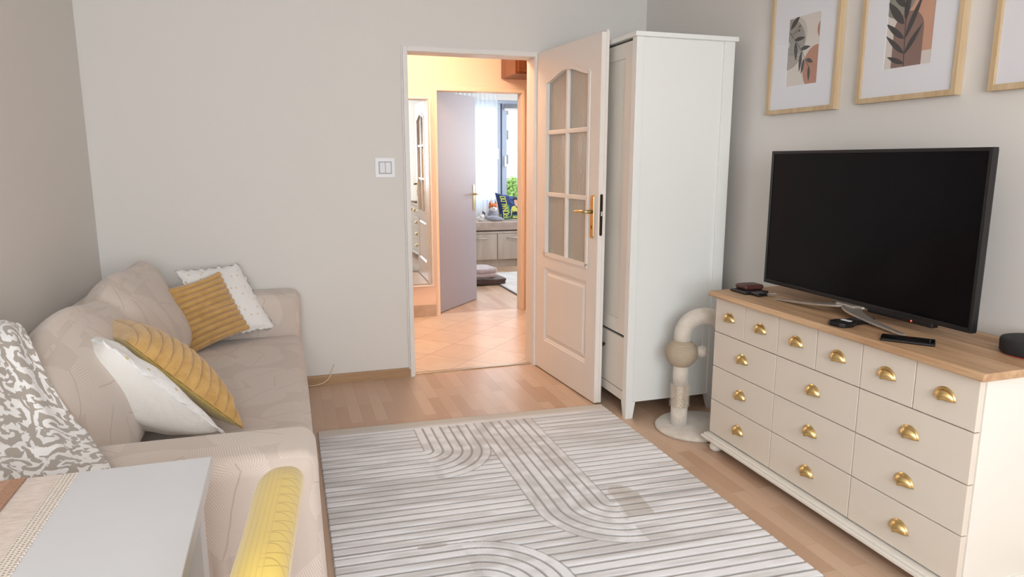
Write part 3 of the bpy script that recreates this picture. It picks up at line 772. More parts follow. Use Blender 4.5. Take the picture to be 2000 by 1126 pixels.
# ------------------------------------------------------------------ living room door leaf (door_1)
hx, hy = 1.517, 4.208
dv = Vector((1.576-1.517, 3.403-4.218)).normalized()
Wd, Hd, TH = 0.815, 1.985, 0.042
sL, sR, gz0 = 0.137, 0.700, 0.760
pz0, pz1 = 0.207, 0.680
def arch(s, off=0.0):
    a = (s-sL)/(sR-sL); return 1.812 + 0.052*(0.5-0.5*cos(2*pi*a))**0.8 + off
D = thing('door_1', 'white interior door leaf with six patterned glass panes standing open', 'door', (hx, hy, 0.0), math.atan2(dv.y, dv.x)); D['kind'] = 'structure'
for k in ('label', 'category'): del D[k]
bm = bmesh.new()
box(bm, 0, sL, 0, TH, 0.008, Hd); box(bm, sR, Wd, 0, TH, 0.008, Hd)
box(bm, sL, sR, 0, TH, 0.008, pz0); box(bm, sL, sR, 0, TH, pz1, gz0)
N = 28
for i in range(N):
    s0, s1 = sL+(sR-sL)*i/N, sL+(sR-sL)*(i+1)/N; z0, z1 = arch(s0), arch(s1)
    vs = [bm.verts.new(p) for p in ((s0, 0, z0), (s1, 0, z1), (s1, 0, Hd), (s0, 0, Hd), (s0, TH, z0), (s1, TH, z1), (s1, TH, Hd), (s0, TH, Hd))]
    bm.faces.new([vs[0], vs[3], vs[2], vs[1]]); bm.faces.new([vs[4], vs[5], vs[6], vs[7]]); bm.faces.new([vs[0], vs[1], vs[5], vs[4]]); bm.faces.new([vs[3], vs[7], vs[6], vs[2]])
# thin rebate lip along the free edge and the top (visible from the edge side)
box(bm, Wd, Wd+0.004, TH-0.016, TH, 0.008, Hd+0.012); box(bm, 0, Wd, TH-0.016, TH, Hd, Hd+0.012)
obj('door_leaf', bm, 'white_door', D, world=False)
# lower panel: recessed with a raised field
def raised(y_out, sgn):
    bm = bmesh.new()
    def ring(ins, y): return [bm.verts.new((s, y, z)) for s, z in ((sL+ins, pz0+ins), (sR-ins, pz0+ins), (sR-ins, pz1-ins), (sL+ins, pz1-ins))]
    prof = [(0.0, 0.0), (0.004, 0.004), (0.012, 0.006), (0.018, 0.011), (0.032, 0.009), (0.046, 0.003), (0.052, 0.003)]
    rs = [ring(i, y_out+sgn*d) for i, d in prof]
    for a, b in zip(rs, rs[1:]):
        for k in range(4): bm.faces.new([a[k], a[(k+1) % 4], b[(k+1) % 4], b[k]])
    bm.faces.new(rs[-1]); return bm
bm = raised(0.0, 1); b2 = raised(TH, -1); me = bpy.data.meshes.new('tmp'); b2.to_mesh(me); b2.free(); bm.from_mesh(me); bpy.data.meshes.remove(me)
obj('lower_panel', bm, 'white_door', D, world=False)
# glazing bead around the arched opening + glazing bars
bm = bmesh.new()
def bar_poly(pts, wdt, y0, y1):
    tube_pts = pts
    for (a, b) in zip(pts, pts[1:]):
        dx, dz = b[0]-a[0], b[1]-a[1]; L = math.hypot(dx, dz); nx, nz = -dz/L*wdt/2, dx/L*wdt/2
        q = [(a[0]+nx, a[1]+nz), (b[0]+nx, b[1]+nz), (b[0]-nx, b[1]-nz), (a[0]-nx, a[1]-nz)]
        prism(bm, q, y0, y1, 'y')
archpts = [(sL+0.006+(sR-sL-0.012)*i/24, arch(sL+(sR-sL)*i/24)-0.006) for i in range(25)]
ring = archpts+[(sR-0.006, gz0+0.006), (sL+0.006, gz0+0.006), archpts[0]]
bar_poly(ring, 0.022, -0.006, TH+0.006)
for (a_, b_) in ((sL+0.006, gz0+0.006), (sR-0.006, gz0+0.006)): box(bm, a_-0.011, a_+0.011, -0.006, TH+0.006, b_-0.011, b_+0.011)
obj('glazing_bead', bm, 'white_door', D, world=False)
bm = bmesh.new()
ms = (sL+sR)/2
box(bm, ms-0.013, ms+0.013, 0.002, TH-0.002, gz0, 1.86)
for zb in (1.507, 1.138): box(bm, sL, ms-0.013, 0.002, TH-0.002, zb-0.013, zb+0.013); box(bm, ms+0.013, sR, 0.002, TH-0.002, zb-0.013, zb+0.013)
obj('glazing_bars', bm, 'white_door', D, world=False, bevel=0.004)
bm = bmesh.new()
pts = [(sL+0.004, gz0+0.004), (sR-0.004, gz0+0.004)]+[(p[0], p[1]+0.004) for p in reversed(archpts)]
prism(bm, pts, 0.018, 0.023, 'y'); obj('door_glass', bm, 'rain_glass', D, world=False)
# brass furniture
bm = bmesh.new(); prism(bm, [(0.737, 0.935), (0.745, 0.927), (0.767, 0.927), (0.775, 0.935), (0.775, 1.152), (0.767, 1.160), (0.745, 1.160), (0.737, 1.152)], -0.007, 0.0, 'y')
hp = obj('handle_plate', bm, 'old_brass', D, world=False, bevel=0.003)
bm = bmesh.new(); tube(bm, [(0.756, -0.005, 1.070), (0.756, -0.040, 1.070), (0.750, -0.050, 1.070), (0.738, -0.054, 1.070), (0.69, -0.054, 1.069), (0.655, -0.052, 1.067), (0.628, -0.046, 1.066)], [0.011, 0.010, 0.010, 0.010, 0.009, 0.009, 0.007], 12)
obj('handle', bm, 'old_brass', D, world=False, smooth=True)
bm = bmesh.new(); lathe(bm, [(0, 0), (0.004, 0), (0.004, 0.001), (0, 0.001)]); bmesh.ops.rotate(bm, verts=bm.verts, matrix=Matrix.Rotation(pi/2, 3, 'X')); bmesh.ops.translate(bm, verts=bm.verts, vec=(0.756, -0.0072, 0.992))
box(bm, 0.7545, 0.7575, -0.0085, -0.007, 0.976, 0.992); obj('keyhole', bm, 'black', D, world=False)
bm = bmesh.new(); prism(bm, [(0.010, 0.950), (0.015, 0.944), (0.021, 0.944), (0.026, 0.950), (0.026, 1.160), (0.021, 1.166), (0.015, 1.166), (0.010, 1.160)], Wd, Wd+0.002, 'x')
obj('lock_plate', bm, simple('dark_bronze', (70, 56, 44), 0.35, 0.9), D, world=False)
obj('latch', B((Wd+0.002, Wd+0.010, 0.014, 0.024, 1.05, 1.075)), 'steel', D, world=False, bevel=0.002)

# ------------------------------------------------------------------ wardrobe
wx0, wx1, wy0, wy1, wh = 1.640, 2.190, 3.137, 4.150, 1.945
wd = thing('wardrobe', 'tall white wardrobe on legs standing behind the open door', 'wardrobe', (1.915, 3.64, 0))
def leg_prism(bm, x0, x1, y0, y1, tx, ty):
    vs0 = [bm.verts.new(p) for p in ((x0, y0, 0.09), (x1, y0, 0.09), (x1, y1, 0.09), (x0, y1, 0.09))]
    X0, X1 = (x0, x1-0.0) ; 
    bx0, bx1 = (x0, x0+(x1-x0)*0.75) if tx > 0 else (x1-(x1-x0)*0.75, x1)
    by0, by1 = (y0, y0+(y1-y0)*0.6) if ty > 0 else (y1-(y1-y0)*0.6, y1)
    vs1 = [bm.verts.new(p) for p in ((bx0, by0, 0), (bx1, by0, 0), (bx1, by1, 0), (bx0, by1, 0))]
    bm.faces.new(vs0); bm.faces.new(list(reversed(vs1)))
    for k in range(4): bm.faces.new([vs0[k], vs1[k], vs1[(k+1) % 4], vs0[(k+1) % 4]])
# side panels (recessed field between two posts), back, top, bottom
for (ya, yb, yp) in ((wy0, wy0+0.022, wy0+0.006), (wy1-0.022, wy1, wy1-0.022)):
    obj('side_panel', B((wx0+0.02, wx1-0.03, ya+0.012, yb-0.002, 0.085, wh-0.018)), 'white_wardrobe', wd)
obj('front_post', B((wx0, wx0+0.040, wy0, wy0+0.045, 0.088, wh-0.018)), 'white_wardrobe', wd, bevel=0.0015)
obj('front_post', B((wx0, wx0+0.040, wy1-0.045, wy1, 0.088, wh-0.018)), 'white_wardrobe', wd, bevel=0.0015)
obj('rear_post', B((wx1-0.060, wx1, wy0, wy0+0.045, 0.088, wh-0.018)), 'white_wardrobe', wd, bevel=0.0015)
obj('rear_post', B((wx1-0.060, wx1, wy1-0.045, wy1, 0.088, wh-0.018)), 'white_wardrobe', wd, bevel=0.0015)
obj('carcass', B((wx1-0.03, wx1-0.02, wy0+0.03, wy1-0.03, 0.09, wh-0.02), (wx0+0.02, wx1-0.02, wy0+0.02, wy1-0.02, 0.085, 0.11), (wx0+0.004, wx0+0.03, wy0+0.045, wy1-0.045, 0.085, 0.135)), 'wardrobe_front', wd)
obj('top_board', B((wx0-0.012, wx1+0.012, wy0-0.012, wy1+0.012, wh-0.018, wh+0.004)), 'white_wardrobe', wd, bevel=0.002)
for (x0, x1, tx) in ((wx0, wx0+0.055, 1), (wx1-0.055, wx1, -1)):
    for (y0, y1, ty) in ((wy0, wy0+0.055, 1), (wy1-0.055, wy1, -1)):
        bm = bmesh.new(); leg_prism(bm, x0, x1, y0, y1, tx, ty); obj('leg', bm, 'white_wardrobe', wd)
# front: two doors above two drawers
def framed(x, y0, y1, z0, z1, m=0.075):
    return B((x, x+0.02, y0, y0+m, z0, z1), (x, x+0.02, y1-m, y1, z0, z1), (x, x+0.02, y0+m, y1-m, z0, z0+m), (x, x+0.02, y0+m, y1-m, z1-m, z1), (x+0.006, x+0.02, y0+m, y1-m, z0+m, z1-m))
ym = (wy0+wy1)/2
for (y0, y1) in ((wy0+0.048, ym-0.002), (ym+0.002, wy1-0.048)):
    dd = obj('door', framed(wx0+0.003, y0, y1, 0.44, wh-0.03), 'wardrobe_front', wd, bevel=0.0015)
    ky = y1-0.03 if y0 < ym-0.1 else y0+0.03
    bm = bmesh.new(); lathe(bm, [(0, 0), (0.007, 0), (0.007, 0.006), (0.013, 0.012), (0.012, 0.02), (0, 0.022)], n=16)
    bmesh.ops.rotate(bm, verts=bm.verts, matrix=Matrix.Rotation(-pi/2, 3, 'Y')); bmesh.ops.translate(bm, verts=bm.verts, vec=(wx0+0.003, ky, 1.0)); obj('knob', bm, 'black', dd, smooth=True)
    dd = obj('drawer', B((wx0+0.003, wx0+0.023, y0, y1, 0.14, 0.425)), 'wardrobe_front', wd, bevel=0.0015)
    bm = bmesh.new(); lathe(bm, [(0, 0), (0.007, 0), (0.007, 0.006), (0.013, 0.012), (0.012, 0.02), (0, 0.022)], n=16)
    bmesh.ops.rotate(bm, verts=bm.verts, matrix=Matrix.Rotation(-pi/2, 3, 'Y')); bmesh.ops.translate(bm, verts=bm.verts, vec=(wx0+0.003, (y0+y1)/2, 0.34)); obj('knob', bm, 'black', dd, smooth=True)

# ------------------------------------------------------------------ dresser
dz_top = 0.757
dy0, dy1 = 1.392, 2.690       # carcass near / far end
dxf = 1.850                   # drawer front plane
dr = thing('chest_of_drawers', 'wide greige chest of drawers with pine top and brass cup pulls', 'chest of drawers', (2.05, 2.04, 0))
bm = bmesh.new()
prof = [(1.822, 0.733), (1.818, 0.737), (1.818, 0.743), (1.822, 0.746), (1.822, 0.752), (1.828, 0.757), (2.270, 0.757), (2.270, 0.733)]
prism(bm, [(x, z) for x, z in prof], 1.367, 2.706, 'y'); obj('top_board', bm, ['pine'], dr, bevel=0.0015)
obj('carcass', B((dxf+0.022, 2.262, dy0, dy0+0.02, 0.075, 0.733), (dxf+0.022, 2.262, dy1-0.02, dy1, 0.075, 0.733), (2.250, 2.262, dy0+0.02, dy1-0.02, 0.075, 0.733), (dxf+0.022, 2.25, dy0+0.02, dy1-0.02, 0.715, 0.733)), 'cream', dr)
obj('inner_frame', B((dxf+0.024, dxf+0.06, dy0+0.02, dy1-0.02, 0.075, 0.733)), 'dark_gap', dr)  # slab behind the drawer fronts, its dark colour paints the gap shade
obj('base_moulding', B((dxf-0.034, 2.262, dy0-0.016, dy1+0.016, 0.052, 0.066), (dxf-0.024, 2.262, dy0-0.008, dy1+0.008, 0.066, 0.076)), 'cream', dr, bevel=0.003)
for fx in (dxf+0.012, 2.20):
    for fy in (dy0+0.05, dy1-0.045):
        bm = bmesh.new(); lathe(bm, [(0, 0), (0.018, 0), (0.027, 0.008), (0.030, 0.02), (0.027, 0.033), (0.020, 0.038), (0.022, 0.043), (0.026, 0.047), (0.026, 0.053), (0, 0.053)], (fx, fy, 0), 24)
        obj('bun_foot', bm, 'cream', dr, smooth=True)
def cup_mesh(xp, yc, zc):
    bm = bmesh.new(); a, b, c = 0.036, 0.033, 0.024; nu, nw = 22, 8; g = []
    for i in range(nu+1):
        u = pi*i/nu; g.append([])
        for k in range(nw+1):
            w = pi/2*k/nw
            g[-1].append(bm.verts.new((xp-0.002-c*sin(w)**0.9, yc+a*cos(u)*cos(w), zc+b*sin(u)*cos(w)*1.0 + 0.0)))
    # (w -> pi/2 collapses to the front lip centre)
    for i in range(nu):
        for k in range(nw): 
            f = [g[i][k], g[i+1][k], g[i+1][k+1], g[i][k+1]]
            bm.faces.new(f)
    bmesh.ops.remove_doubles(bm, verts=bm.verts, dist=1e-5)
    return bm
def cup(parent, yc, zc):
    # half-dome pull, open below, with a flat rim against the drawer
    xp = dxf; bm = bmesh.new(); a, b, c = 0.035, 0.034, 0.026; nu, nw = 24, 9; g = []
    for i in range(nu+1):
        u = pi*i/nu; g.append([])
        for k in range(nw+1):
            w = pi/2*k/nw      # 0 at the rim, pi/2 at the front of the open lower lip
            g[-1].append(bm.verts.new((xp-0.0015-c*sin(w)*(0.55+0.45*sin(u)), yc+a*cos(u)*(cos(w)*0.55+0.45*cos(w*0.8)), zc+b*sin(u)*cos(w))))
    for i in range(nu):
        for k in range(nw): bm.faces.new([g[i][k], g[i+1][k], g[i+1][k+1], g[i][k+1]])
    rim = []
    for i in range(nu+1):
        u = pi*i/nu
        rim.append((bm.verts.new((xp-0.0015, yc+a*cos(u), zc+b*sin(u))), bm.verts.new((xp-0.0015, yc+(a+0.004)*cos(u), zc-0.001+(b+0.005)*sin(u)))))
    for p, q in zip(rim, rim[1:]): bm.faces.new([p[0], q[0], q[1], p[1]])
    bmesh.ops.remove_doubles(bm, verts=bm.verts, dist=1e-5)
    o = obj('handle', bm, 'brass', parent, smooth=True)
    m = o.modifiers.new('thickness', 'SOLIDIFY'); m.thickness = 0.0016; m.offset = 0
    return o
ztop, zbot = 0.729, 0.080
rh = (ztop-zbot)/4; gap = 0.0035
fy0, fy1 = dy0+0.002, dy1-0.002; LW = fy1-fy0
for r in range(4):
    z1 = ztop-r*rh; z0 = z1-rh+gap; n = 6 if r == 0 else 3
    for k in range(n):
        ya, yb = fy1-LW*(k+1)/n+gap/2, fy1-LW*k/n-gap/2
        d_ = obj('drawer', B((dxf, dxf+0.021, ya, yb, z0, z1)), 'greige', dr, bevel=0.0016)
        cup(d_, (ya+yb)/2, (z0+z1)/2-0.012)

# ------------------------------------------------------------------ TV
tvx, ty0, ty1, tz0, tz1 = 2.050, 1.597, 2.618, 0.800, 1.382
tv = thing('television', 'large black flat television standing on the chest of drawers', 'television', (2.04, 2.1, 0.757))
obj('bezel', B((tvx-0.004, tvx+0.02, ty0, ty0+0.012, tz0, tz1), (tvx-0.004, tvx+0.02, ty1-0.012, ty1, tz0, tz1), (tvx-0.004, tvx+0.02, ty0+0.012, ty1-0.012, tz1-0.012, tz1), (tvx-0.004, tvx+0.02, ty0+0.012, ty1-0.012, tz0, tz0+0.016)), 'black', tv, bevel=0.002)
obj('screen', B((tvx, tvx+0.01, ty0+0.011, ty1-0.011, tz0+0.015, tz1-0.011)), 'screen', tv)
bm = B((tvx+0.01, tvx+0.028, ty0+0.004, ty1-0.004, tz0+0.004, tz1-0.004))
obj('rear_case', bm, 'black', tv, bevel=0.004)
bm = bmesh.new(); softbox(bm, tvx+0.02, tvx+0.058, ty0+0.12, ty1-0.12, tz0-0.006, tz0+0.30, 0.015, 6); obj('rear_bulge', bm, 'black', tv, smooth=True)
bm = bmesh.new(); softbox(bm, tvx-0.002, tvx+0.03, 1.74, 2.02, tz0-0.017, tz0+0.004, 0.006, 6); sb = obj('receiver_bar', bm, 'black', tv, smooth=True)
em = NT('standby_led'); em.setp(base=(0.5, 0, 0, 1), emis=(1, 0.05, 0.03, 1), emiss=6.0)
bm = bmesh.new(); lathe(bm, [(0, 0), (0.0025, 0.0), (0.002, 0.002), (0, 0.0025)], n=12); bmesh.ops.rotate(bm, verts=bm.verts, matrix=Matrix.Rotation(-pi/2, 3, 'Y')); bmesh.ops.translate(bm, verts=bm.verts, vec=(tvx-0.002, 1.822, tz0-0.007)); obj('standby_light', bm, em.m, sb, smooth=True)
# Y-shaped stand: flat tapering blades from the neck
def blade(bm, path, wd0, wd1, th):
    """flat strip following path (points), width from wd0 to wd1"""
    path = [Vector(p) for p in path]; n = len(path); up = []; rings = []
    for i, p in enumerate(path):
        d = (path[min(i+1, n-1)]-path[max(i-1, 0)]); d.z = 0; d.normalize(); s = Vector((-d.y, d.x, 0)); w = wd0+(wd1-wd0)*i/(n-1)
        rings.append([bm.verts.new(p+s*w/2+Vector((0, 0, th))), bm.verts.new(p-s*w/2+Vector((0, 0, th))), bm.verts.new(p-s*w/2), bm.verts.new(p+s*w/2)])
    for a, b in zip(rings, rings[1:]):
        for k in range(4): bm.faces.new([a[k], a[(k+1) % 4], b[(k+1) % 4], b[k]])
    bm.faces.new(rings[0]); bm.faces.new(rings[-1])
def curve(p0, p1, p2, n=14):
    p0, p1, p2 = Vector(p0), Vector(p1), Vector(p2)
    return [p0*(1-t)**2+p1*2*t*(1-t)+p2*t*t for t in [i/n for i in range(n+1)]]
st = bmesh.new()
blade(st, curve((2.052, 2.125, 0.791), (1.985, 2.13, 0.782), (1.968, 2.425, 0.7575)), 0.085, 0.016, 0.007)
blade(st, curve((2.052, 2.075, 0.791), (1.975, 2.09, 0.784), (1.962, 1.768, 0.7575)), 0.085, 0.018, 0.007)
blade(st, curve((2.060, 2.085, 0.791), (2.10, 2.06, 0.780), (2.185, 1.86, 0.7575)), 0.05, 0.012, 0.006)
blade(st, curve((2.060, 2.115, 0.791), (2.10, 2.14, 0.780), (2.185, 2.34, 0.7575)), 0.05, 0.012, 0.006)
prism(st, [(2.020, 2.055), (2.085, 2.055), (2.085, 2.145), (2.020, 2.145)], 0.788, 0.7995, 'z')
obj('stand', st, 'steel', tv, bevel=0.0015)

# ------------------------------------------------------------------ things on the dresser
zt = 0.7572
t = thing('smartphone', 'black smartphone lying face up near the front edge of the pine top', 'phone', (1.918, 1.705, zt), rotz=0)
px = [Vector((1.862, 1.808, 0)), Vector((1.972, 1.676, 0))]
ax = (px[1]-px[0]).normalized(); nx_ = Vector((-ax.y, ax.x, 0))
def rot_box(bm, c, ang, sx, sy, z0, z1):
    vs = box(bm, -sx/2, sx/2, -sy/2, sy/2, z0, z1)
    M = Matrix.Translation(c) @ Matrix.Rotation(ang, 4, 'Z')
    for v in vs: v.co = M @ v.co
pa = radians(-50)
bm = bmesh.new(); rot_box(bm, Vector((1.918, 1.712, zt)), pa, 0.158, 0.074, 0, 0.0085); obj('phone_body', bm, 'steel_dark', t, bevel=0.004, seg=4)
bm = bmesh.new(); rot_box(bm, Vector((1.918, 1.712, zt)), pa, 0.154, 0.070, 0.0084, 0.0098); obj('phone_screen', bm, simple('phone_glass', (8, 8, 10), 0.08), t, bevel=0.001)

t = thing('remote_control', 'black remote control under the television stand leg', 'remote', (1.93, 1.95, zt))
ra = radians(8)
bm = bmesh.new(); pts = [(-0.085, -0.020), (-0.075, -0.036), (-0.035, -0.040), (0.0, -0.026), (0.10, -0.024), (0.105, 0.0), (0.10, 0.024), (0.0, 0.026), (-0.035, 0.040), (-0.075, 0.036), (-0.085, 0.020)]
prism(bm, pts, 0, 0.017, 'z'); M = Matrix.Translation((1.925, 1.965, zt)) @ Matrix.Rotation(ra, 4, 'Z')
bmesh.ops.transform(bm, matrix=M, verts=bm.verts); rb = obj('remote_body', bm, simple('remote_black', (16, 16, 18), 0.4), t, bevel=0.004, seg=3)
bm = bmesh.new()
for (x, y) in ((-0.026, 0.009), (-0.026, -0.011)):
    vs = box(bm, x-0.008, x+0.008, y-0.008, y+0.008, 0.017, 0.0185)
bmesh.ops.transform(bm, matrix=M, verts=bm.verts); obj('white_buttons', bm, simple('white_button', (235, 235, 235), 0.5), t)
bm = bmesh.new()
for i in range(5):
    for j in range(3): box(bm, 0.012+i*0.017, 0.022+i*0.017, -0.017+j*0.0125, -0.009+j*0.0125, 0.017, 0.018)
bmesh.ops.transform(bm, matrix=M, verts=bm.verts); obj('buttons', bm, simple('dark_buttons', (52, 52, 66), 0.5), t)

t = thing('smart_speaker', 'round flat black speaker with a red glow on the pine top', 'speaker', (2.118, 1.445, zt))
bm = bmesh.new(); lathe(bm, [(0, 0.004), (0.088, 0.004), (0.092, 0.010), (0.093, 0.040), (0.090, 0.047), (0.080, 0.050), (0, 0.050)], (2.150, 1.465, zt), 48); obj('speaker_body', bm, 'black_matte', t, smooth=True)
em = NT('red_light_ring'); em.setp(base=(0.4, 0, 0, 1), emis=(1, 0.10, 0.08, 1), emiss=0.3)
bm = bmesh.new(); lathe(bm, [(0.05, 0), (0.078, 0), (0.078, 0.004), (0.05, 0.004)], (2.150, 1.465, zt), 48); obj('light_ring', bm, em.m, t, smooth=False)

# wallets and keys
t = thing('wallet', 'dark brown leather wallet lying on top of the black one', 'wallet', (1.99, 2.68, zt+0.012))
bm = bmesh.new(); softbox(bm, 1.935, 2.035, 2.595, 2.675, zt+0.0125, zt+0.033, 0.009, 6, bulge=(0, 0, 0.003)); obj('wallet_leather', bm, simple('brown_leather', (84, 48, 42), 0.42, bump=(160, 0.3, 0.001)), t, smooth=True)
t = thing('wallet', 'black leather wallet under the brown one on the pine top', 'wallet', (1.97, 2.62, zt))
bm = bmesh.new(); softbox(bm, 1.905, 2.03, 2.555, 2.67, zt, zt+0.012, 0.005, 6); obj('wallet_leather', bm, simple('black_leather', (26, 24, 26), 0.4, bump=(160, 0.3, 0.001)), t, smooth=True)
t = thing('key_bunch', 'bunch of metal keys beside the wallets on the pine top', 'keys', (2.0, 2.53, zt))
bm = bmesh.new(); kc = Vector((1.985, 2.535, zt+0.006)); tube(bm, [kc+Vector((0.014*cos(a), 0.014*sin(a), 0.002*sin(3*a))) for a in [2*pi*i/20 for i in range(21)]], 0.0014, 6); obj('key_ring', bm, 'steel', t, smooth=True)
for ang, z, L in ((radians(-60), 0.002, 0.055), (radians(-20), 0.005, 0.05), (radians(-95), 0.008, 0.05), (radians(200), 0.004, 0.05)):
    bm = bmesh.new(); M = Matrix.Translation((kc.x, kc.y, zt+z)) @ Matrix.Rotation(ang, 4, 'Z')
    lathe(bm, [(0, 0), (0.011, 0), (0.011, 0.0025), (0, 0.0025)], (0.018, 0, 0), 14); box(bm, 0.026, 0.018+L*0.75, -0.004, 0.004, 0, 0.0022)
    for q in range(4): box(bm, 0.034+q*0.006, 0.037+q*0.006, -0.0065, -0.004, 0, 0.0022)
    bmesh.ops.transform(bm, matrix=M, verts=bm.verts); obj('key', bm, 'steel', t)
bm = bmesh.new(); softbox(bm, 1.93, 1.985, 2.50, 2.555, zt, zt+0.014, 0.006, 5); obj('key_fob', bm, 'black', t, smooth=True)

# ------------------------------------------------------------------ cat scratching post
cx, cy = 1.842, 2.945
ct = thing('cat_scratcher', 'cream plush cat scratching post with sisal ball between wardrobe and drawers', 'cat toy', (1.92, 2.93, 0))
bm = bmesh.new(); lathe(bm, [(0, 0), (0.19, 0), (0.197, 0.006), (0.197, 0.016), (0.19, 0.024), (0, 0.026)], (1.925, 2.915, 0), 48, 1.05, 0.98); obj('base_plate', bm, 'cat_plush', ct, smooth=True)
bm = bmesh.new(); tube(bm, [(cx, cy, 0.024), (cx, cy, 0.115)], 0.041, 24); obj('post', bm, 'cat_plush', ct, smooth=True)
bm = bmesh.new(); tube(bm, [(cx, cy, 0.235), (cx, cy, 0.34)], 0.038, 24); obj('post', bm, 'cat_plush', ct, smooth=True)
bm = bmesh.new(); tube(bm, [(cx, cy, 0.115), (cx, cy, 0.235)], 0.027, 20)
MT['bristle'] = simple('beige_silicone', (222, 208, 192), 0.6)
for r in range(11):
    z = 0.121+r*0.0108
    for k in range(18):
        a = 2*pi*(k+0.5*(r % 2))/18; d = Vector((cos(a), sin(a), 0)); p = Vector((cx, cy, z))
        s = d.cross(Vector((0, 0, 1)))*0.0028
        A = [bm.verts.new(p+d*0.026+s), bm.verts.new(p+d*0.026-s+Vector((0, 0, 0.0028))), bm.verts.new(p+d*0.026-Vector((0, 0, 0.003)))]
        T = bm.verts.new(p+d*0.054)
        for i in range(3): bm.faces.new([A[i], A[(i+1) % 3], T])
obj('bristle_brush', bm, 'bristle', ct)
bm = bmesh.new(); lathe(bm, [(0.0001, -0.076)]+[(0.079*sin(pi*i/24), -0.076*cos(pi*i/24)) for i in range(1, 24)]+[(0.0001, 0.076)], (cx, cy, 0.396), 40); obj('sisal_ball', bm, 'sisal', ct, smooth=True)
path = [(cx, cy, 0.46), (cx, cy, 0.49)]; R = 0.105
dirx = Vector((0.92, -0.38, 0)).normalized()
for i in range(1, 21):
    a = pi*i/20; path.append(tuple(Vector((cx, cy, 0.49))+dirx*R*(1-cos(a))+Vector((0, 0, R*0.92*sin(a)))))
ex, ey = cx+dirx.x*2*R, cy+dirx.y*2*R
path += [(ex, ey, 0.40), (ex, ey, 0.25)]
path += [(ex, ey, 0.10), (ex, ey, 0.024)]
bm = bmesh.new(); tube(bm, path, 0.041, 24); obj('plush_arch', bm, 'cat_plush', ct, smooth=True)
pm = Vector((cx, cy, 0))+dirx*0.098
bm = bmesh.new(); tube(bm, [(pm.x, pm.y, 0.56), (pm.x, pm.y, 0.43)], 0.0013, 6); s_ = obj('string', bm, 'cat_plush', ct)
bm = bmesh.new(); lathe(bm, [(0.0001, -0.030)]+[(0.030*sin(pi*i/14), -0.030*cos(pi*i/14)) for i in range(1, 14)]+[(0.0001, 0.030)], (pm.x, pm.y, 0.405), 24); obj('pompom', bm, 'cat_plush', s_, smooth=True)

# ------------------------------------------------------------------ pictures on the right wall
def artmat(name, rgb): return simple(name, rgb, 0.8)
A_BG, A_INK, A_TERRA, A_TAUPE, A_SAGE, A_PEACH = [artmat('print_'+n, c) for n, c in (('ground', (222, 212, 204)), ('ink', (44, 38, 38)), ('terracotta', (186, 128, 104)), ('taupe', (134, 102, 92)), ('sage', (140, 136, 124)), ('peach', (206, 156, 130)))]
def picture(y1, y0, z0, h, art, label):
    """y1 far end, y0 near end"""
    t = thing('framed_picture', label, 'picture', (XR, (y0+y1)/2, z0), 0, 'framed botanical prints on the wall')
    fw, dp = 0.020, 0.030; xf = XR-dp; z1 = z0+h
    obj('frame', B((xf, XR-0.001, y0, y0+fw, z0, z1), (xf, XR-0.001, y1-fw, y1, z0, z1), (xf, XR-0.001, y0+fw, y1-fw, z0, z0+fw), (xf, XR-0.001, y0+fw, y1-fw, z1-fw, z1)), 'oak_frame', t, bevel=0.001)
    ay1, ay0, az0, az1 = art['rect']
    xm = xf+0.010
    obj('mat_board', B((xm, xm+0.002, y0+fw, ay0, z0+fw, z1-fw), (xm, xm+0.002, ay1, y1-fw, z0+fw, z1-fw), (xm, xm+0.002, ay0, ay1, z0+fw, az0), (xm, xm+0.002, ay0, ay1, az1, z1-fw)), simple('white_mat', (234, 234, 240), 0.85), t)
    pr = obj('print', B((xm+0.002, xm+0.004, ay0, ay1, az0, az1)), art.get('bg', A_BG), t)
    Wd_, Hh = ay1-ay0, az1-az0
    def clip(pts):
        # Sutherland-Hodgman against the unit square
        for ax, lo, s in ((0, 0, 1), (0, 1, -1), (1, 0, 1), (1, 1, -1)):
            out = []
            for i in range(len(pts)):
                a, b = pts[i-1], pts[i]; ia, ib = s*(a[ax]-lo) >= 0, s*(b[ax]-lo) >= 0
                if ia != ib:
                    tt = (lo-a[ax])/(b[ax]-a[ax]); out.append((a[0]+(b[0]-a[0])*tt, a[1]+(b[1]-a[1])*tt))
                if ib: out.append(b)
            pts = out
            if not pts: return pts
        return pts
    layers = {}
    for li, (m, polys) in enumerate(art['shapes']):
        bm = bmesh.new(); x = xm+0.002-0.00015*(li+1)
        for pts in polys:
            pts = clip(pts)
            if len(pts) < 3: continue
            try: bm.faces.new([bm.verts.new((x, ay1-Wd_*u, az0+Hh*v)) for u, v in pts])
            except ValueError: pass
        obj('print_shape', bm, m, pr, recalc=False)
    obj('picture_glass', B((xf+0.004, xf+0.006, y0+fw-0.002, y1-fw+0.002, z0+fw-0.002, z1-fw+0.002)), 'frame_glass', t)
def leafp(x, y, ang, L, w, asp=1.0, n=12):
    pts = []
    for i in range(n+1): s = i/n; pts.append((s*L, w*sin(pi*s**0.8)))
    for i in range(n, -1, -1): s = i/n; pts.append((s*L, -w*0.8*sin(pi*s**0.8)))
    c, s_ = cos(ang), sin(ang); return [(x+(p*c-q*s_), y+(p*s_+q*c)*asp) for p, q in pts]
def circ(x, y, r, asp=1, n=40, a0=0, a1=2*pi): return [(x+r*cos(a0+(a1-a0)*i/n), y+r*asp*sin(a0+(a1-a0)*i/n)) for i in range(n)]
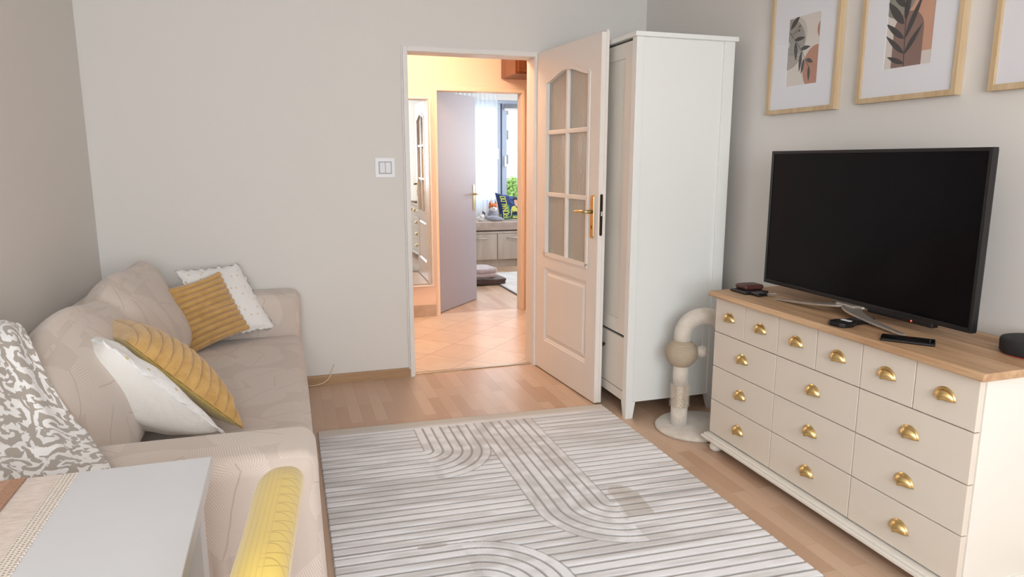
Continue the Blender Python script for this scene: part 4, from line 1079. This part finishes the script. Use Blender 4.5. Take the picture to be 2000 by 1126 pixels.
def arcs(x, y, radii, w, asp, a0, a1, n=30):
    out = []
    for r in radii:
        for i in range(n):
            p, q = a0+(a1-a0)*i/n, a0+(a1-a0)*(i+1)/n
            out.append([(x+(r-w)*cos(p), y+(r-w)*asp*sin(p)), (x+(r+w)*cos(p), y+(r+w)*asp*sin(p)), (x+(r+w)*cos(q), y+(r+w)*asp*sin(q)), (x+(r-w)*cos(q), y+(r-w)*asp*sin(q))])
    return out
def stroke(pts, w, asp):
    out = []
    for a, b in zip(pts, pts[1:]):
        dx, dy = b[0]-a[0], (b[1]-a[1])/asp; L = math.hypot(dx, dy); nx, ny = -dy/L*w, dx/L*w*asp
        out.append([(a[0]+nx, a[1]+ny), (b[0]+nx, b[1]+ny), (b[0]-nx, b[1]-ny), (a[0]-nx, a[1]-ny)])
    return out
asp1 = 0.202/0.300
art1 = {'rect': (2.820, 2.619, 1.680, 1.980), 'shapes': [
    (A_SAGE if False else artmat('print_pale_sage', (198, 192, 184)), [circ(0.18, 0.73, 0.42, asp1)]),
    (A_INK, arcs(0.0, 0.62, [0.08+0.035*i for i in range(14)], 0.0075, asp1, -pi/2, pi/2)),
    (A_TERRA, [circ(0.95, 0.22, 0.42, asp1*1.15), circ(1.05, 0.76, 0.13, asp1*1.4)]),
    (A_INK, stroke([(0.02, 0.80), (0.25, 0.66), (0.45, 0.50), (0.62, 0.34), (0.75, 0.22)], 0.007, asp1)+stroke([(0.05, 0.76), (0.32, 0.80)], 0.004, asp1)+stroke([(0.1, 0.72), (0.34, 0.86)], 0.004, asp1)+
        [circ(0.34, 0.80, 0.025, asp1), circ(0.35, 0.86, 0.025, asp1), leafp(0.05, 0.84, 0.75, 0.42, 0.07, asp1), leafp(0.20, 0.67, 0.05, 0.36, 0.05, asp1), leafp(0.42, 0.52, 0.08, 0.32, 0.05, asp1), leafp(0.24, 0.64, -1.45, 0.42, 0.06, asp1),
         leafp(0.45, 0.49, -1.65, 0.45, 0.055, asp1), leafp(0.62, 0.36, -0.35, 0.25, 0.05, asp1), leafp(0.55, 0.38, -1.75, 0.34, 0.05, asp1), leafp(0.72, 0.26, -1.5, 0.34, 0.045, asp1)]),
]}
asp2 = 0.212/0.300
art2 = {'rect': (2.253, 2.042, 1.691, 1.991), 'shapes': [
    (A_PEACH, [[(0.34, 0.16), (1, 0.16), (1, 1), (0.34, 1)]]),
    (A_SAGE, [circ(0.22, 0.92, 0.40, asp2*1.1)]),
    (A_TAUPE, [[(0.16, -0.01), (0.80, -0.01), (0.80, 0.44)]+[(0.48+0.32*cos(a), 0.44+0.32*asp2*sin(a)) for a in [pi*i/20 for i in range(1, 20)]]+[(0.16, 0.44)]]),
    (A_TERRA, [[(0.16, -0.01), (0.80, -0.01), (0.80, 0.10), (0.16, 0.10)]] if False else []),
    (A_INK, stroke([(0.44, 0.0), (0.42, 0.3), (0.40, 0.6), (0.36, 1.0)], 0.010, asp2)+
        [leafp(0.40, 0.56, 1.47, 0.62, 0.07, asp2), leafp(0.38, 0.52, 2.3, 0.62, 0.085, asp2), leafp(0.42, 0.34, 1.15, 0.80, 0.06, asp2), leafp(0.41, 0.34, 2.5, 0.56, 0.06, asp2), leafp(0.43, 0.15, 0.95, 0.60, 0.055, asp2),
         leafp(0.43, 0.16, 2.45, 0.58, 0.055, asp2), leafp(0.44, 0.04, 2.75, 0.42, 0.05, asp2), leafp(0.37, 0.72, 2.2, 0.6, 0.09, asp2), leafp(0.36, 0.8, 1.0, 0.5, 0.08, asp2)]),
]}
art3 = {'rect': (1.70, 1.48, 1.70, 2.0), 'shapes': [(A_SAGE, [circ(0.5, 0.5, 0.3, asp2)]), (A_INK, [leafp(0.45, 0.1, 1.5, 0.9, 0.1, asp2)])]}
picture(2.940, 2.492, 1.558, 0.553, art1, 'oak-framed print with dark leaf sprig over concentric half circles, nearest the wardrobe')
picture(2.374, 1.918, 1.568, 0.553, art2, 'oak-framed print with tall leaf on peach and taupe arch, between two other frames')
picture(1.800, 1.345, 1.568, 0.553, art3, 'oak frame cut off by the edge of the photo, only white mat visible')

# ------------------------------------------------------------------ light switch, cable
t = thing('light_switch', 'double light switch in a white frame on the wall by the doorway', 'switch', (0.570, YB, 1.30))
obj('switch_frame', B((0.511, 0.629, YB-0.006, YB, 1.241, 1.357)), simple('switch_plastic', (238, 238, 240), 0.35), t, bevel=0.003)
obj('switch_insert', B((0.531, 0.609, YB-0.0075, YB-0.006, 1.262, 1.336)), simple('switch_insert_grey', (176, 176, 184), 0.4), t)
obj('rocker', B((0.537, 0.5695, YB-0.013, YB-0.0075, 1.268, 1.330)), simple('rocker_plastic', (232, 232, 236), 0.35), t, bevel=0.003)
obj('rocker', B((0.5715, 0.603, YB-0.013, YB-0.0075, 1.268, 1.330)), simple('rocker_plastic', (232, 232, 236), 0.35), t, bevel=0.003)
bm = bmesh.new(); tube(bm, curve((0.06, YB-0.035, 0.008), (0.17, YB-0.035, -0.002), (0.20, YB-0.026, 0.065), 10)+[Vector((0.212, YB-0.012, 0.095)), Vector((0.222, YB-0.004, 0.118))], 0.0032, 8)
o = obj('wall_cable', bm, simple('cream_cable', (226, 206, 176), 0.5), None, smooth=True, loc=(0.15, YB-0.03, 0.03)); tag(o, 'thin cream cable coming out of the wall above the oak skirting', 'cable')

# ------------------------------------------------------------------ rug with carved pile
def rug():
    nu, nv = 430, 640; Wd_, Ln = 1.520, 2.30
    U, V = np.meshgrid(np.linspace(0, Wd_, nu+1), np.linspace(0, Ln, nv+1), indexing='ij')
    s = 0.0445; R7 = 7*s
    x = U + 0.084
    vA, uA = 0.377, 0.545
    vB, uB = 1.055, 1.165
    vC, uC = 1.510, 0.520
    H = (V - vA)/s                     # default: lines across
    L = H.copy(); band = np.zeros_like(U)
    # band C (arcs turning down on the right)
    rC = np.hypot(x-uC, V-vC)
    m = (x > uC) & (V < vC) & (rC < R7+1e-6); L[m] = (rC/s)[m]; band[m] = 1
    m = (x > uC) & (x < uC+R7) & (V >= vC); L[m] = ((x-uC)/s)[m]; band[m] = 1
    m = (x <= uC) & (V > vC-R7) & (V < vC); L[m] = ((vC-V)/s)[m]
    # band B (comes down, turns right)
    rB = np.hypot(x-uB, V-vB)
    m = (x > uB-R7) & (x <= uB) & (V < vB) & (V > 0.10); L[m] = ((uB-x)/s)[m]; band[m] = 1
    m = (x <= uB) & (V >= vB) & (rB < R7); L[m] = (rB/s)[m]; band[m] = 1
    m = (x > uB) & (V >= vB) & (V < vB+R7); L[m] = ((V-vB)/s)[m]
    # band A (comes down, turns left)
    rA = np.hypot(x-uA, V-vA)
    m = (x >= uA) & (x < uA+R7) & (V < vA) & (V > 0.10); L[m] = ((x-uA)/s)[m]; band[m] = 1
    m = (x >= uA) & (V >= vA) & (rA < R7); L[m] = (rA/s)[m]; band[m] = 1
    m = (x < uA) & (V >= vA) & (V < vA+R7); L[m] = ((V-vA)/s)[m]
    fr = np.abs(L-np.round(L))*s                      # distance to the nearest groove
    g = np.clip(1.3-(fr/0.0060)**2*1.3, 0, 1)
    g[V < 0.075] = 0
    # streaky pile colour
    rng = np.random.RandomState(5)
    def vnoise(a, b, fa, fb, seed):
        r = np.random.RandomState(seed).rand(200, 400)
        A, Bq = a*fa, b*fb; i, j = np.floor(A).astype(int), np.floor(Bq).astype(int); fa_, fb_ = A-i, Bq-j
        fa_ = fa_*fa_*(3-2*fa_); fb_ = fb_*fb_*(3-2*fb_); i %= 199; j %= 399
        return (r[i, j]*(1-fa_)+r[i+1, j]*fa_)*(1-fb_)+(r[i, j+1]*(1-fa_)+r[i+1, j+1]*fa_)*fb_
    st = 0.40*vnoise(U, V, 3.0, 30, 1)+0.30*vnoise(U, V, 9, 60, 2)+0.30*vnoise(U, V, 1.2, 3.0, 3)
    bl = 0.5*vnoise(U, V, 9, 9, 4)+0.5*vnoise(U, V, 25, 25, 6)
    f = np.where(band > 0, 0.62*bl+0.38*st, st)
    f = np.clip((f-0.36)/0.26, 0, 1)
    dark = np.array(lin((212, 210, 211))[:3]); light = np.array(lin((244, 245, 250))[:3]); gro = np.array(lin((140, 136, 133))[:3])
    col = dark[None, None]*(1-f[..., None])+light[None, None]*f[..., None]
    top = np.clip((0.10-V)/0.05, 0, 1)[..., None]; col = col*(1-top)+np.array(lin((204, 197, 188))[:3])*top
    # worn damp patch
    px_, pv = x-1.235, V-1.10
    pat = (((np.abs(px_+0.10*(V-1.1)) < 0.055) & (np.abs(pv) < 0.09)) | ((px_*px_*1.5+(pv+0.10)**2) < 0.0042)).astype(float)[..., None]*np.clip(0.25+1.1*bl, 0, 1)[..., None]
    col = col*(1-0.75*pat)+np.array(lin((190, 180, 168))[:3])*0.75*pat
    st2 = ((((x-0.42)/0.055)**2+((V-1.20)/0.014)**2) < 1).astype(float)*(bl > 0.5); st2 = st2[..., None]
    col = col*(1-0.6*st2)+np.array(lin((168, 158, 152))[:3])*0.6*st2
    col = col*(1-0.85*g[..., None])+gro*0.85*g[..., None]
    Z = 0.0125-0.004*g+0.0006*rng.rand(*U.shape)
    edge = (U < 1e-6) | (U > Wd_-1e-6) | (V < 1e-6) | (V > Ln-1e-6); Z[edge] = 0.0015
    X = x; Y = 3.428-0.070*(U/Wd_)-V
    cx_, cy_ = 0.84, 2.25
    co = np.stack([X-cx_, Y-cy_, Z], -1).reshape(-1, 3)
    idx = np.arange((nu+1)*(nv+1)).reshape(nu+1, nv+1)
    F = np.stack([idx[:-1, :-1], idx[:-1, 1:], idx[1:, 1:], idx[1:, :-1]], -1).reshape(-1, 4)
    me = bpy.data.meshes.new('area_rug'); me.vertices.add(len(co)); me.vertices.foreach_set('co', co.astype(np.float32).ravel())
    me.loops.add(F.size); me.loops.foreach_set('vertex_index', F.astype(np.int32).ravel())
    me.polygons.add(len(F)); me.polygons.foreach_set('loop_start', (np.arange(len(F))*4).astype(np.int32)); me.polygons.foreach_set('loop_total', np.full(len(F), 4, np.int32))
    me.update(calc_edges=True)
    ca = me.color_attributes.new('pile', 'FLOAT_COLOR', 'POINT')
    ca.data.foreach_set('color', np.concatenate([col, np.ones(col.shape[:2]+(1,))], -1).reshape(-1).astype(np.float32))
    me.polygons.foreach_set('use_smooth', np.ones(len(F), bool))
    m = NT('carved_pile_rug'); at = m.n('ShaderNodeVertexColor'); at.layer_name = 'pile'
    nz = m.noise(m.coord(), 700, 2); hs = m.n('ShaderNodeHueSaturation'); m.l(at.outputs[0], hs.inputs['Color']); m.l(m.math('ADD', m.math('MULTIPLY', nz, 0.2), 0.9), hs.inputs['Value'])
    m.setp(base=hs.outputs[0], rough=0.85, sheen=0.3); m.bump(nz, 0.5, 0.002); me.materials.append(m.m)
    o = bpy.data.objects.new('area_rug', me); C.objects.link(o); o.location = (cx_, cy_, 0)
    tag(o, 'large pale grey rug with carved lines and arcs on the laminate floor', 'rug')
rug()

# ------------------------------------------------------------------ far room small things
# football cushion on the bench
def sports_cushion():
    TL, TR, BR, BL = Vector((2.600, 8.80, 0.93)), Vector((2.985, 8.84, 0.86)), Vector((2.985, 8.64, 0.590)), Vector((2.610, 8.60, 0.586))
    t = pillow('printed_cushion', [TL, TR, BR, BL], 0.05, 'navy and yellow football cushion printed with a player and a name on the bench', 'cush_navy', 'cush_navy', wrinkle=0.002, n=24, cat='cushion')
    fr = [c for c in t.children if c.name.startswith('front_cover')][0]
    cen = (TL+TR+BR+BL)/4; nrm = ((BL-TL).cross(TR-TL)).normalized()
    def P(u, v, lift=0.003):
        a, b = u*2-1, v*2-1
        h = ((1-abs(a)**2.4)**0.55)*((1-abs(b)**2.4)**0.55)*0.05
        return TL*(1-u)*(1-v)+TR*u*(1-v)+BR*u*v+BL*(1-u)*v + nrm*(h+lift)
    def patch(name, polys, mat, lift):
        bm = bmesh.new()
        for pl_ in polys:
            # fan from centroid to follow the curved face
            c = (sum(p[0] for p in pl_)/len(pl_), sum(p[1] for p in pl_)/len(pl_))
            cv = bm.verts.new(P(*c, lift)); vs = [bm.verts.new(P(u, v, lift)) for u, v in pl_]
            for i in range(len(vs)): bm.faces.new([cv, vs[i], vs[(i+1) % len(vs)]])
        return obj(name, bm, mat, fr)
    def each(name, polys, mat, lift):
        for q_ in polys: patch(name, [q_], mat, lift)
    yel = simple('print_yellow', (196, 200, 96), 0.8); grn = simple('print_green', (96, 150, 90), 0.8); skn = simple('print_skin', (206, 160, 132), 0.8); hair = simple('print_dark', (36, 32, 36), 0.8); blu = simple('print_blue', (56, 82, 142), 0.8)
    each('printed_field', [[(0.03, 0.80), (0.97, 0.80), (0.97, 0.97), (0.03, 0.97)], [(0.28, 0.5), (0.36, 0.5), (0.36, 0.8), (0.28, 0.8)]], grn, 0.003)
    each('printed_field', [[(0.45, 0.12), (0.97, 0.06), (0.97, 0.55), (0.8, 0.6), (0.45, 0.4)], [(0.12, 0.06), (0.4, 0.05), (0.3, 0.2)]], blu, 0.003)
    # generic player: shoulders, shirt, neck, head, hair
    patch('printed_shirt', [[(0.40, 0.96), (0.40, 0.70), (0.46, 0.56), (0.58, 0.50), (0.66, 0.54), (0.74, 0.50), (0.88, 0.56), (0.96, 0.70), (0.96, 0.96)]], yel, 0.005)
    each('printed_shirt_trim', [[(0.58, 0.50), (0.60, 0.50), (0.665, 0.60), (0.73, 0.50), (0.75, 0.50), (0.665, 0.64)], [(0.40, 0.96), (0.46, 0.7), (0.475, 0.7), (0.45, 0.96)], [(0.90, 0.96), (0.885, 0.7), (0.9, 0.7), (0.93, 0.96)]], hair, 0.006)
    patch('printed_face', [[(0.61, 0.52), (0.585, 0.40), (0.59, 0.26), (0.63, 0.20), (0.71, 0.20), (0.745, 0.26), (0.74, 0.40), (0.72, 0.52), (0.665, 0.57)]], skn, 0.006)
    each('printed_hair', [[(0.575, 0.30), (0.585, 0.18), (0.64, 0.12), (0.72, 0.13), (0.765, 0.20), (0.76, 0.32), (0.735, 0.24), (0.61, 0.24)], [(0.60, 0.33), (0.635, 0.325), (0.635, 0.345), (0.60, 0.345)], [(0.69, 0.325), (0.725, 0.33), (0.725, 0.345), (0.69, 0.345)]], hair, 0.007)
    each('printed_crest', [[(0.52, 0.80), (0.58, 0.74), (0.64, 0.80), (0.60, 0.86)], [(0.68, 0.80), (0.74, 0.74), (0.80, 0.80), (0.76, 0.88)]], hair, 0.007)
    # the name, running up the left side, letters as strokes
    G = {'R': [[(0, 0), (0, 1)], [(0, 1), (.8, 1), (.8, .5), (0, .5)], [(.3, .5), (.85, 0)]], 'O': [[(0, 0), (.8, 0), (.8, 1), (0, 1), (0, 0)]], 'N': [[(0, 0), (0, 1), (.8, 0), (.8, 1)]],
         'A': [[(0, 0), (.4, 1), (.8, 0)], [(.15, .35), (.65, .35)]], 'L': [[(0, 1), (0, 0), (.8, 0)]], 'D': [[(0, 0), (0, 1), (.55, 1), (.8, .75), (.8, .25), (.55, 0), (0, 0)]]}
    polys = []; x0, x1 = 0.13, 0.29; yb, yt = 0.93, 0.13; lh = (yb-yt)/7
    for i, ch_ in enumerate('RONALDO'):
        base = yb - i*lh
        for st in G[ch_]:
            for a, b in zip(st, st[1:]):
                # letter x runs upwards, letter y runs to the left (text reads bottom to top)
                A = (x1-(x1-x0)*a[1], base-a[0]*lh*0.92); Bq = (x1-(x1-x0)*b[1], base-b[0]*lh*0.92)
                dx, dy = Bq[0]-A[0], Bq[1]-A[1]; L = math.hypot(dx, dy); nx, ny = -dy/L*0.013, dx/L*0.013; ex_, ey_ = dx/L*0.010, dy/L*0.010
                polys.append([(A[0]+nx-ex_, A[1]+ny-ey_), (Bq[0]+nx+ex_, Bq[1]+ny+ey_), (Bq[0]-nx+ex_, Bq[1]-ny+ey_), (A[0]-nx-ex_, A[1]-ny-ey_)])
    each('printed_name', polys, yel, 0.006)
MT['cush_navy'] = simple('navy_print', (30, 42, 84), 0.8, var=(9, (40, 60, 112)))
sports_cushion()

def ball(bm, c, rx, ry, rz, n=20):
    lathe(bm, [(0.0001, -rz)]+[(rx*sin(pi*i/14), -rz*cos(pi*i/14)) for i in range(1, 14)]+[(0.0001, rz)], c, n, 1, ry/rx)
orange = plush('orange_plush', (214, 122, 58), (196, 100, 44), 400); whitep = plush('white_plush', (240, 238, 236), (222, 220, 220), 400); greyp = plush('grey_plush', (164, 166, 178), (144, 146, 160), 400)
t = thing('plush_fox', 'orange and white plush fox sitting on the bench beside the printed cushion', 'plush toy', (2.53, 8.68, 0.58))
bm = bmesh.new(); ball(bm, (2.53, 8.70, 0.655), 0.060, 0.055, 0.075); obj('body', bm, greyp, t, smooth=True)
bm = bmesh.new(); ball(bm, (2.535, 8.67, 0.752), 0.060, 0.052, 0.052); hd = obj('head', bm, orange, t, smooth=True)
bm = bmesh.new(); ball(bm, (2.535, 8.640, 0.728), 0.050, 0.035, 0.036); ball(bm, (2.535, 8.612, 0.735), 0.02, 0.02, 0.016); obj('muzzle', bm, whitep, hd, smooth=True)
for s in (-1, 1):
    bm = bmesh.new(); lathe(bm, [(0.020, 0), (0.014, 0.02), (0.0001, 0.048)], (2.535+s*0.036, 8.67, 0.786), 12); obj('ear', bm, orange, hd, smooth=True)
    bm = bmesh.new(); ball(bm, (2.535+s*0.020, 8.622, 0.757), 0.007, 0.006, 0.008, 10); obj('eye', bm, 'black', hd, smooth=True)
bm = bmesh.new(); ball(bm, (2.535, 8.594, 0.741), 0.006, 0.005, 0.005, 10); obj('nose', bm, 'black', hd, smooth=True)
t = thing('plush_shark', 'grey plush toy lying on the bench in front of the fox', 'plush toy', (2.52, 8.55, 0.58))
bm = bmesh.new(); tube(bm, [(2.39, 8.58, 0.66), (2.40, 8.57, 0.64), (2.43, 8.55, 0.622), (2.49, 8.54, 0.618), (2.56, 8.54, 0.612), (2.62, 8.54, 0.604), (2.645, 8.54, 0.600)], [0.006, 0.014, 0.026, 0.036, 0.032, 0.020, 0.006], 16); bd = obj('body', bm, greyp, t, smooth=True)
dkf = simple('dark_fin', (70, 72, 86), 0.8)
bm = bmesh.new(); prism(bm, [(2.375, 0.665), (2.41, 0.66), (2.405, 0.69), (2.365, 0.715)], 8.573, 8.585, 'y'); obj('fin', bm, dkf, bd, bevel=0.003)
t = thing('plush_kitten', 'small white plush toy at the end of the row on the bench', 'plush toy', (2.345, 8.58, 0.58))
bm = bmesh.new(); ball(bm, (2.345, 8.58, 0.613), 0.050, 0.04, 0.034); obj('body', bm, whitep, t, smooth=True)
bm = bmesh.new(); ball(bm, (2.36, 8.56, 0.640), 0.032, 0.03, 0.028); hd = obj('head', bm, whitep, t, smooth=True)
for s in (-1, 1): bm = bmesh.new(); lathe(bm, [(0.010, 0), (0.0001, 0.02)], (2.36+s*0.018, 8.56, 0.660), 10); obj('ear', bm, whitep, hd, smooth=True)

# folded blankets on the floor
def folded(name, label, x0, x1, y0, y1, z0, layers, th, mat, seed):
    t = thing(name, label, 'blanket', ((x0+x1)/2, (y0+y1)/2, z0), 0, 'folded blankets on the far floor'); r = random.Random(seed)
    for i in range(layers):
        e = r.uniform(-0.012, 0.012)
        def f(v, e=e, i=i): return Vector((v.x + 0.010*sin(v.y*14+i), v.y, v.z+0.006*sin(v.x*18+v.y*9+seed)))
        bm = bmesh.new(); softbox(bm, x0+e, x1+e, y0-e, y1, z0+i*th, z0+(i+1)*th+0.004, th*0.5, 8, f=f); obj('folded_layer', bm, mat, t, smooth=True)
folded('folded_blanket', 'dark brown folded blanket underneath on the far room floor', 1.66, 2.235, 7.20, 7.55, 0.008, 2, 0.030, plush('dark_brown_fleece', (88, 68, 64), (62, 46, 44)), 2)
folded('folded_blanket', 'pale mauve folded blanket on top of the dark brown one', 1.68, 2.165, 7.22, 7.54, 0.078, 2, 0.050, plush('mauve_fleece', (206, 192, 194), (184, 168, 172)), 4)

# ------------------------------------------------------------------ outside: apartment block and tree
BY = 110.0
t = thing('apartment_building', 'pale apartment block with rows of windows seen beyond the far window', 'building', (38, BY+4, -25))
obj('facade', B((14, 66, BY, BY+9, -26, 34)), simple('facade_render', (226, 222, 216), 0.9), t)
wn = simple('facade_window', (112, 118, 120), 0.6); bal = simple('balcony_panel', (188, 182, 190), 0.8)
for j in range(8):
    for i in range(8):
        x0 = 22.0+i*3.6; z0 = -11.0+j*3.9
        f = obj('window', B((x0, x0+2.1, BY-0.06, BY, z0, z0+1.7)), 'white_frame', t)
        obj('pane', B((x0+0.12, x0+0.98, BY-0.12, BY-0.055, z0+0.12, z0+1.58), (x0+1.1, x0+1.98, BY-0.12, BY-0.055, z0+0.12, z0+1.58)), wn, f)
        if i % 2: continue
    obj('balcony', B((14, 66, BY-0.9, BY, z0-1.6, z0-0.5)), bal, t)
t = thing('tree', 'light green leafy tree in front of the apartment block', 'tree', (19.3, 60, -20))
bm = bmesh.new(); tube(bm, [(19.3, 60, -20), (19.4, 60, -3)], [0.35, 0.15], 10); obj('trunk', bm, simple('bark', (110, 92, 76), 0.9), t, smooth=True)
bm = bmesh.new(); r = random.Random(3)
for i in range(1500):
    a, b, q = r.uniform(0, 2*pi), math.acos(r.uniform(-1, 1)), r.uniform(0.6, 1)
    c = Vector((19.3+1.3*q*sin(b)*cos(a), 60+1.3*q*sin(b)*sin(a), -2.2+2.2*q*cos(b))); u = Vector((r.uniform(-1, 1), r.uniform(-1, 1), r.uniform(-1, 1))).normalized()*0.2; v = u.cross(Vector((r.uniform(-1, 1), r.uniform(-1, 1), 1))).normalized()*0.14
    bm.faces.new([bm.verts.new(c+u), bm.verts.new(c+v), bm.verts.new(c-u), bm.verts.new(c-v)])
obj('crown', bm, simple('fresh_leaves', (150, 186, 96), 0.7), t, recalc=False)
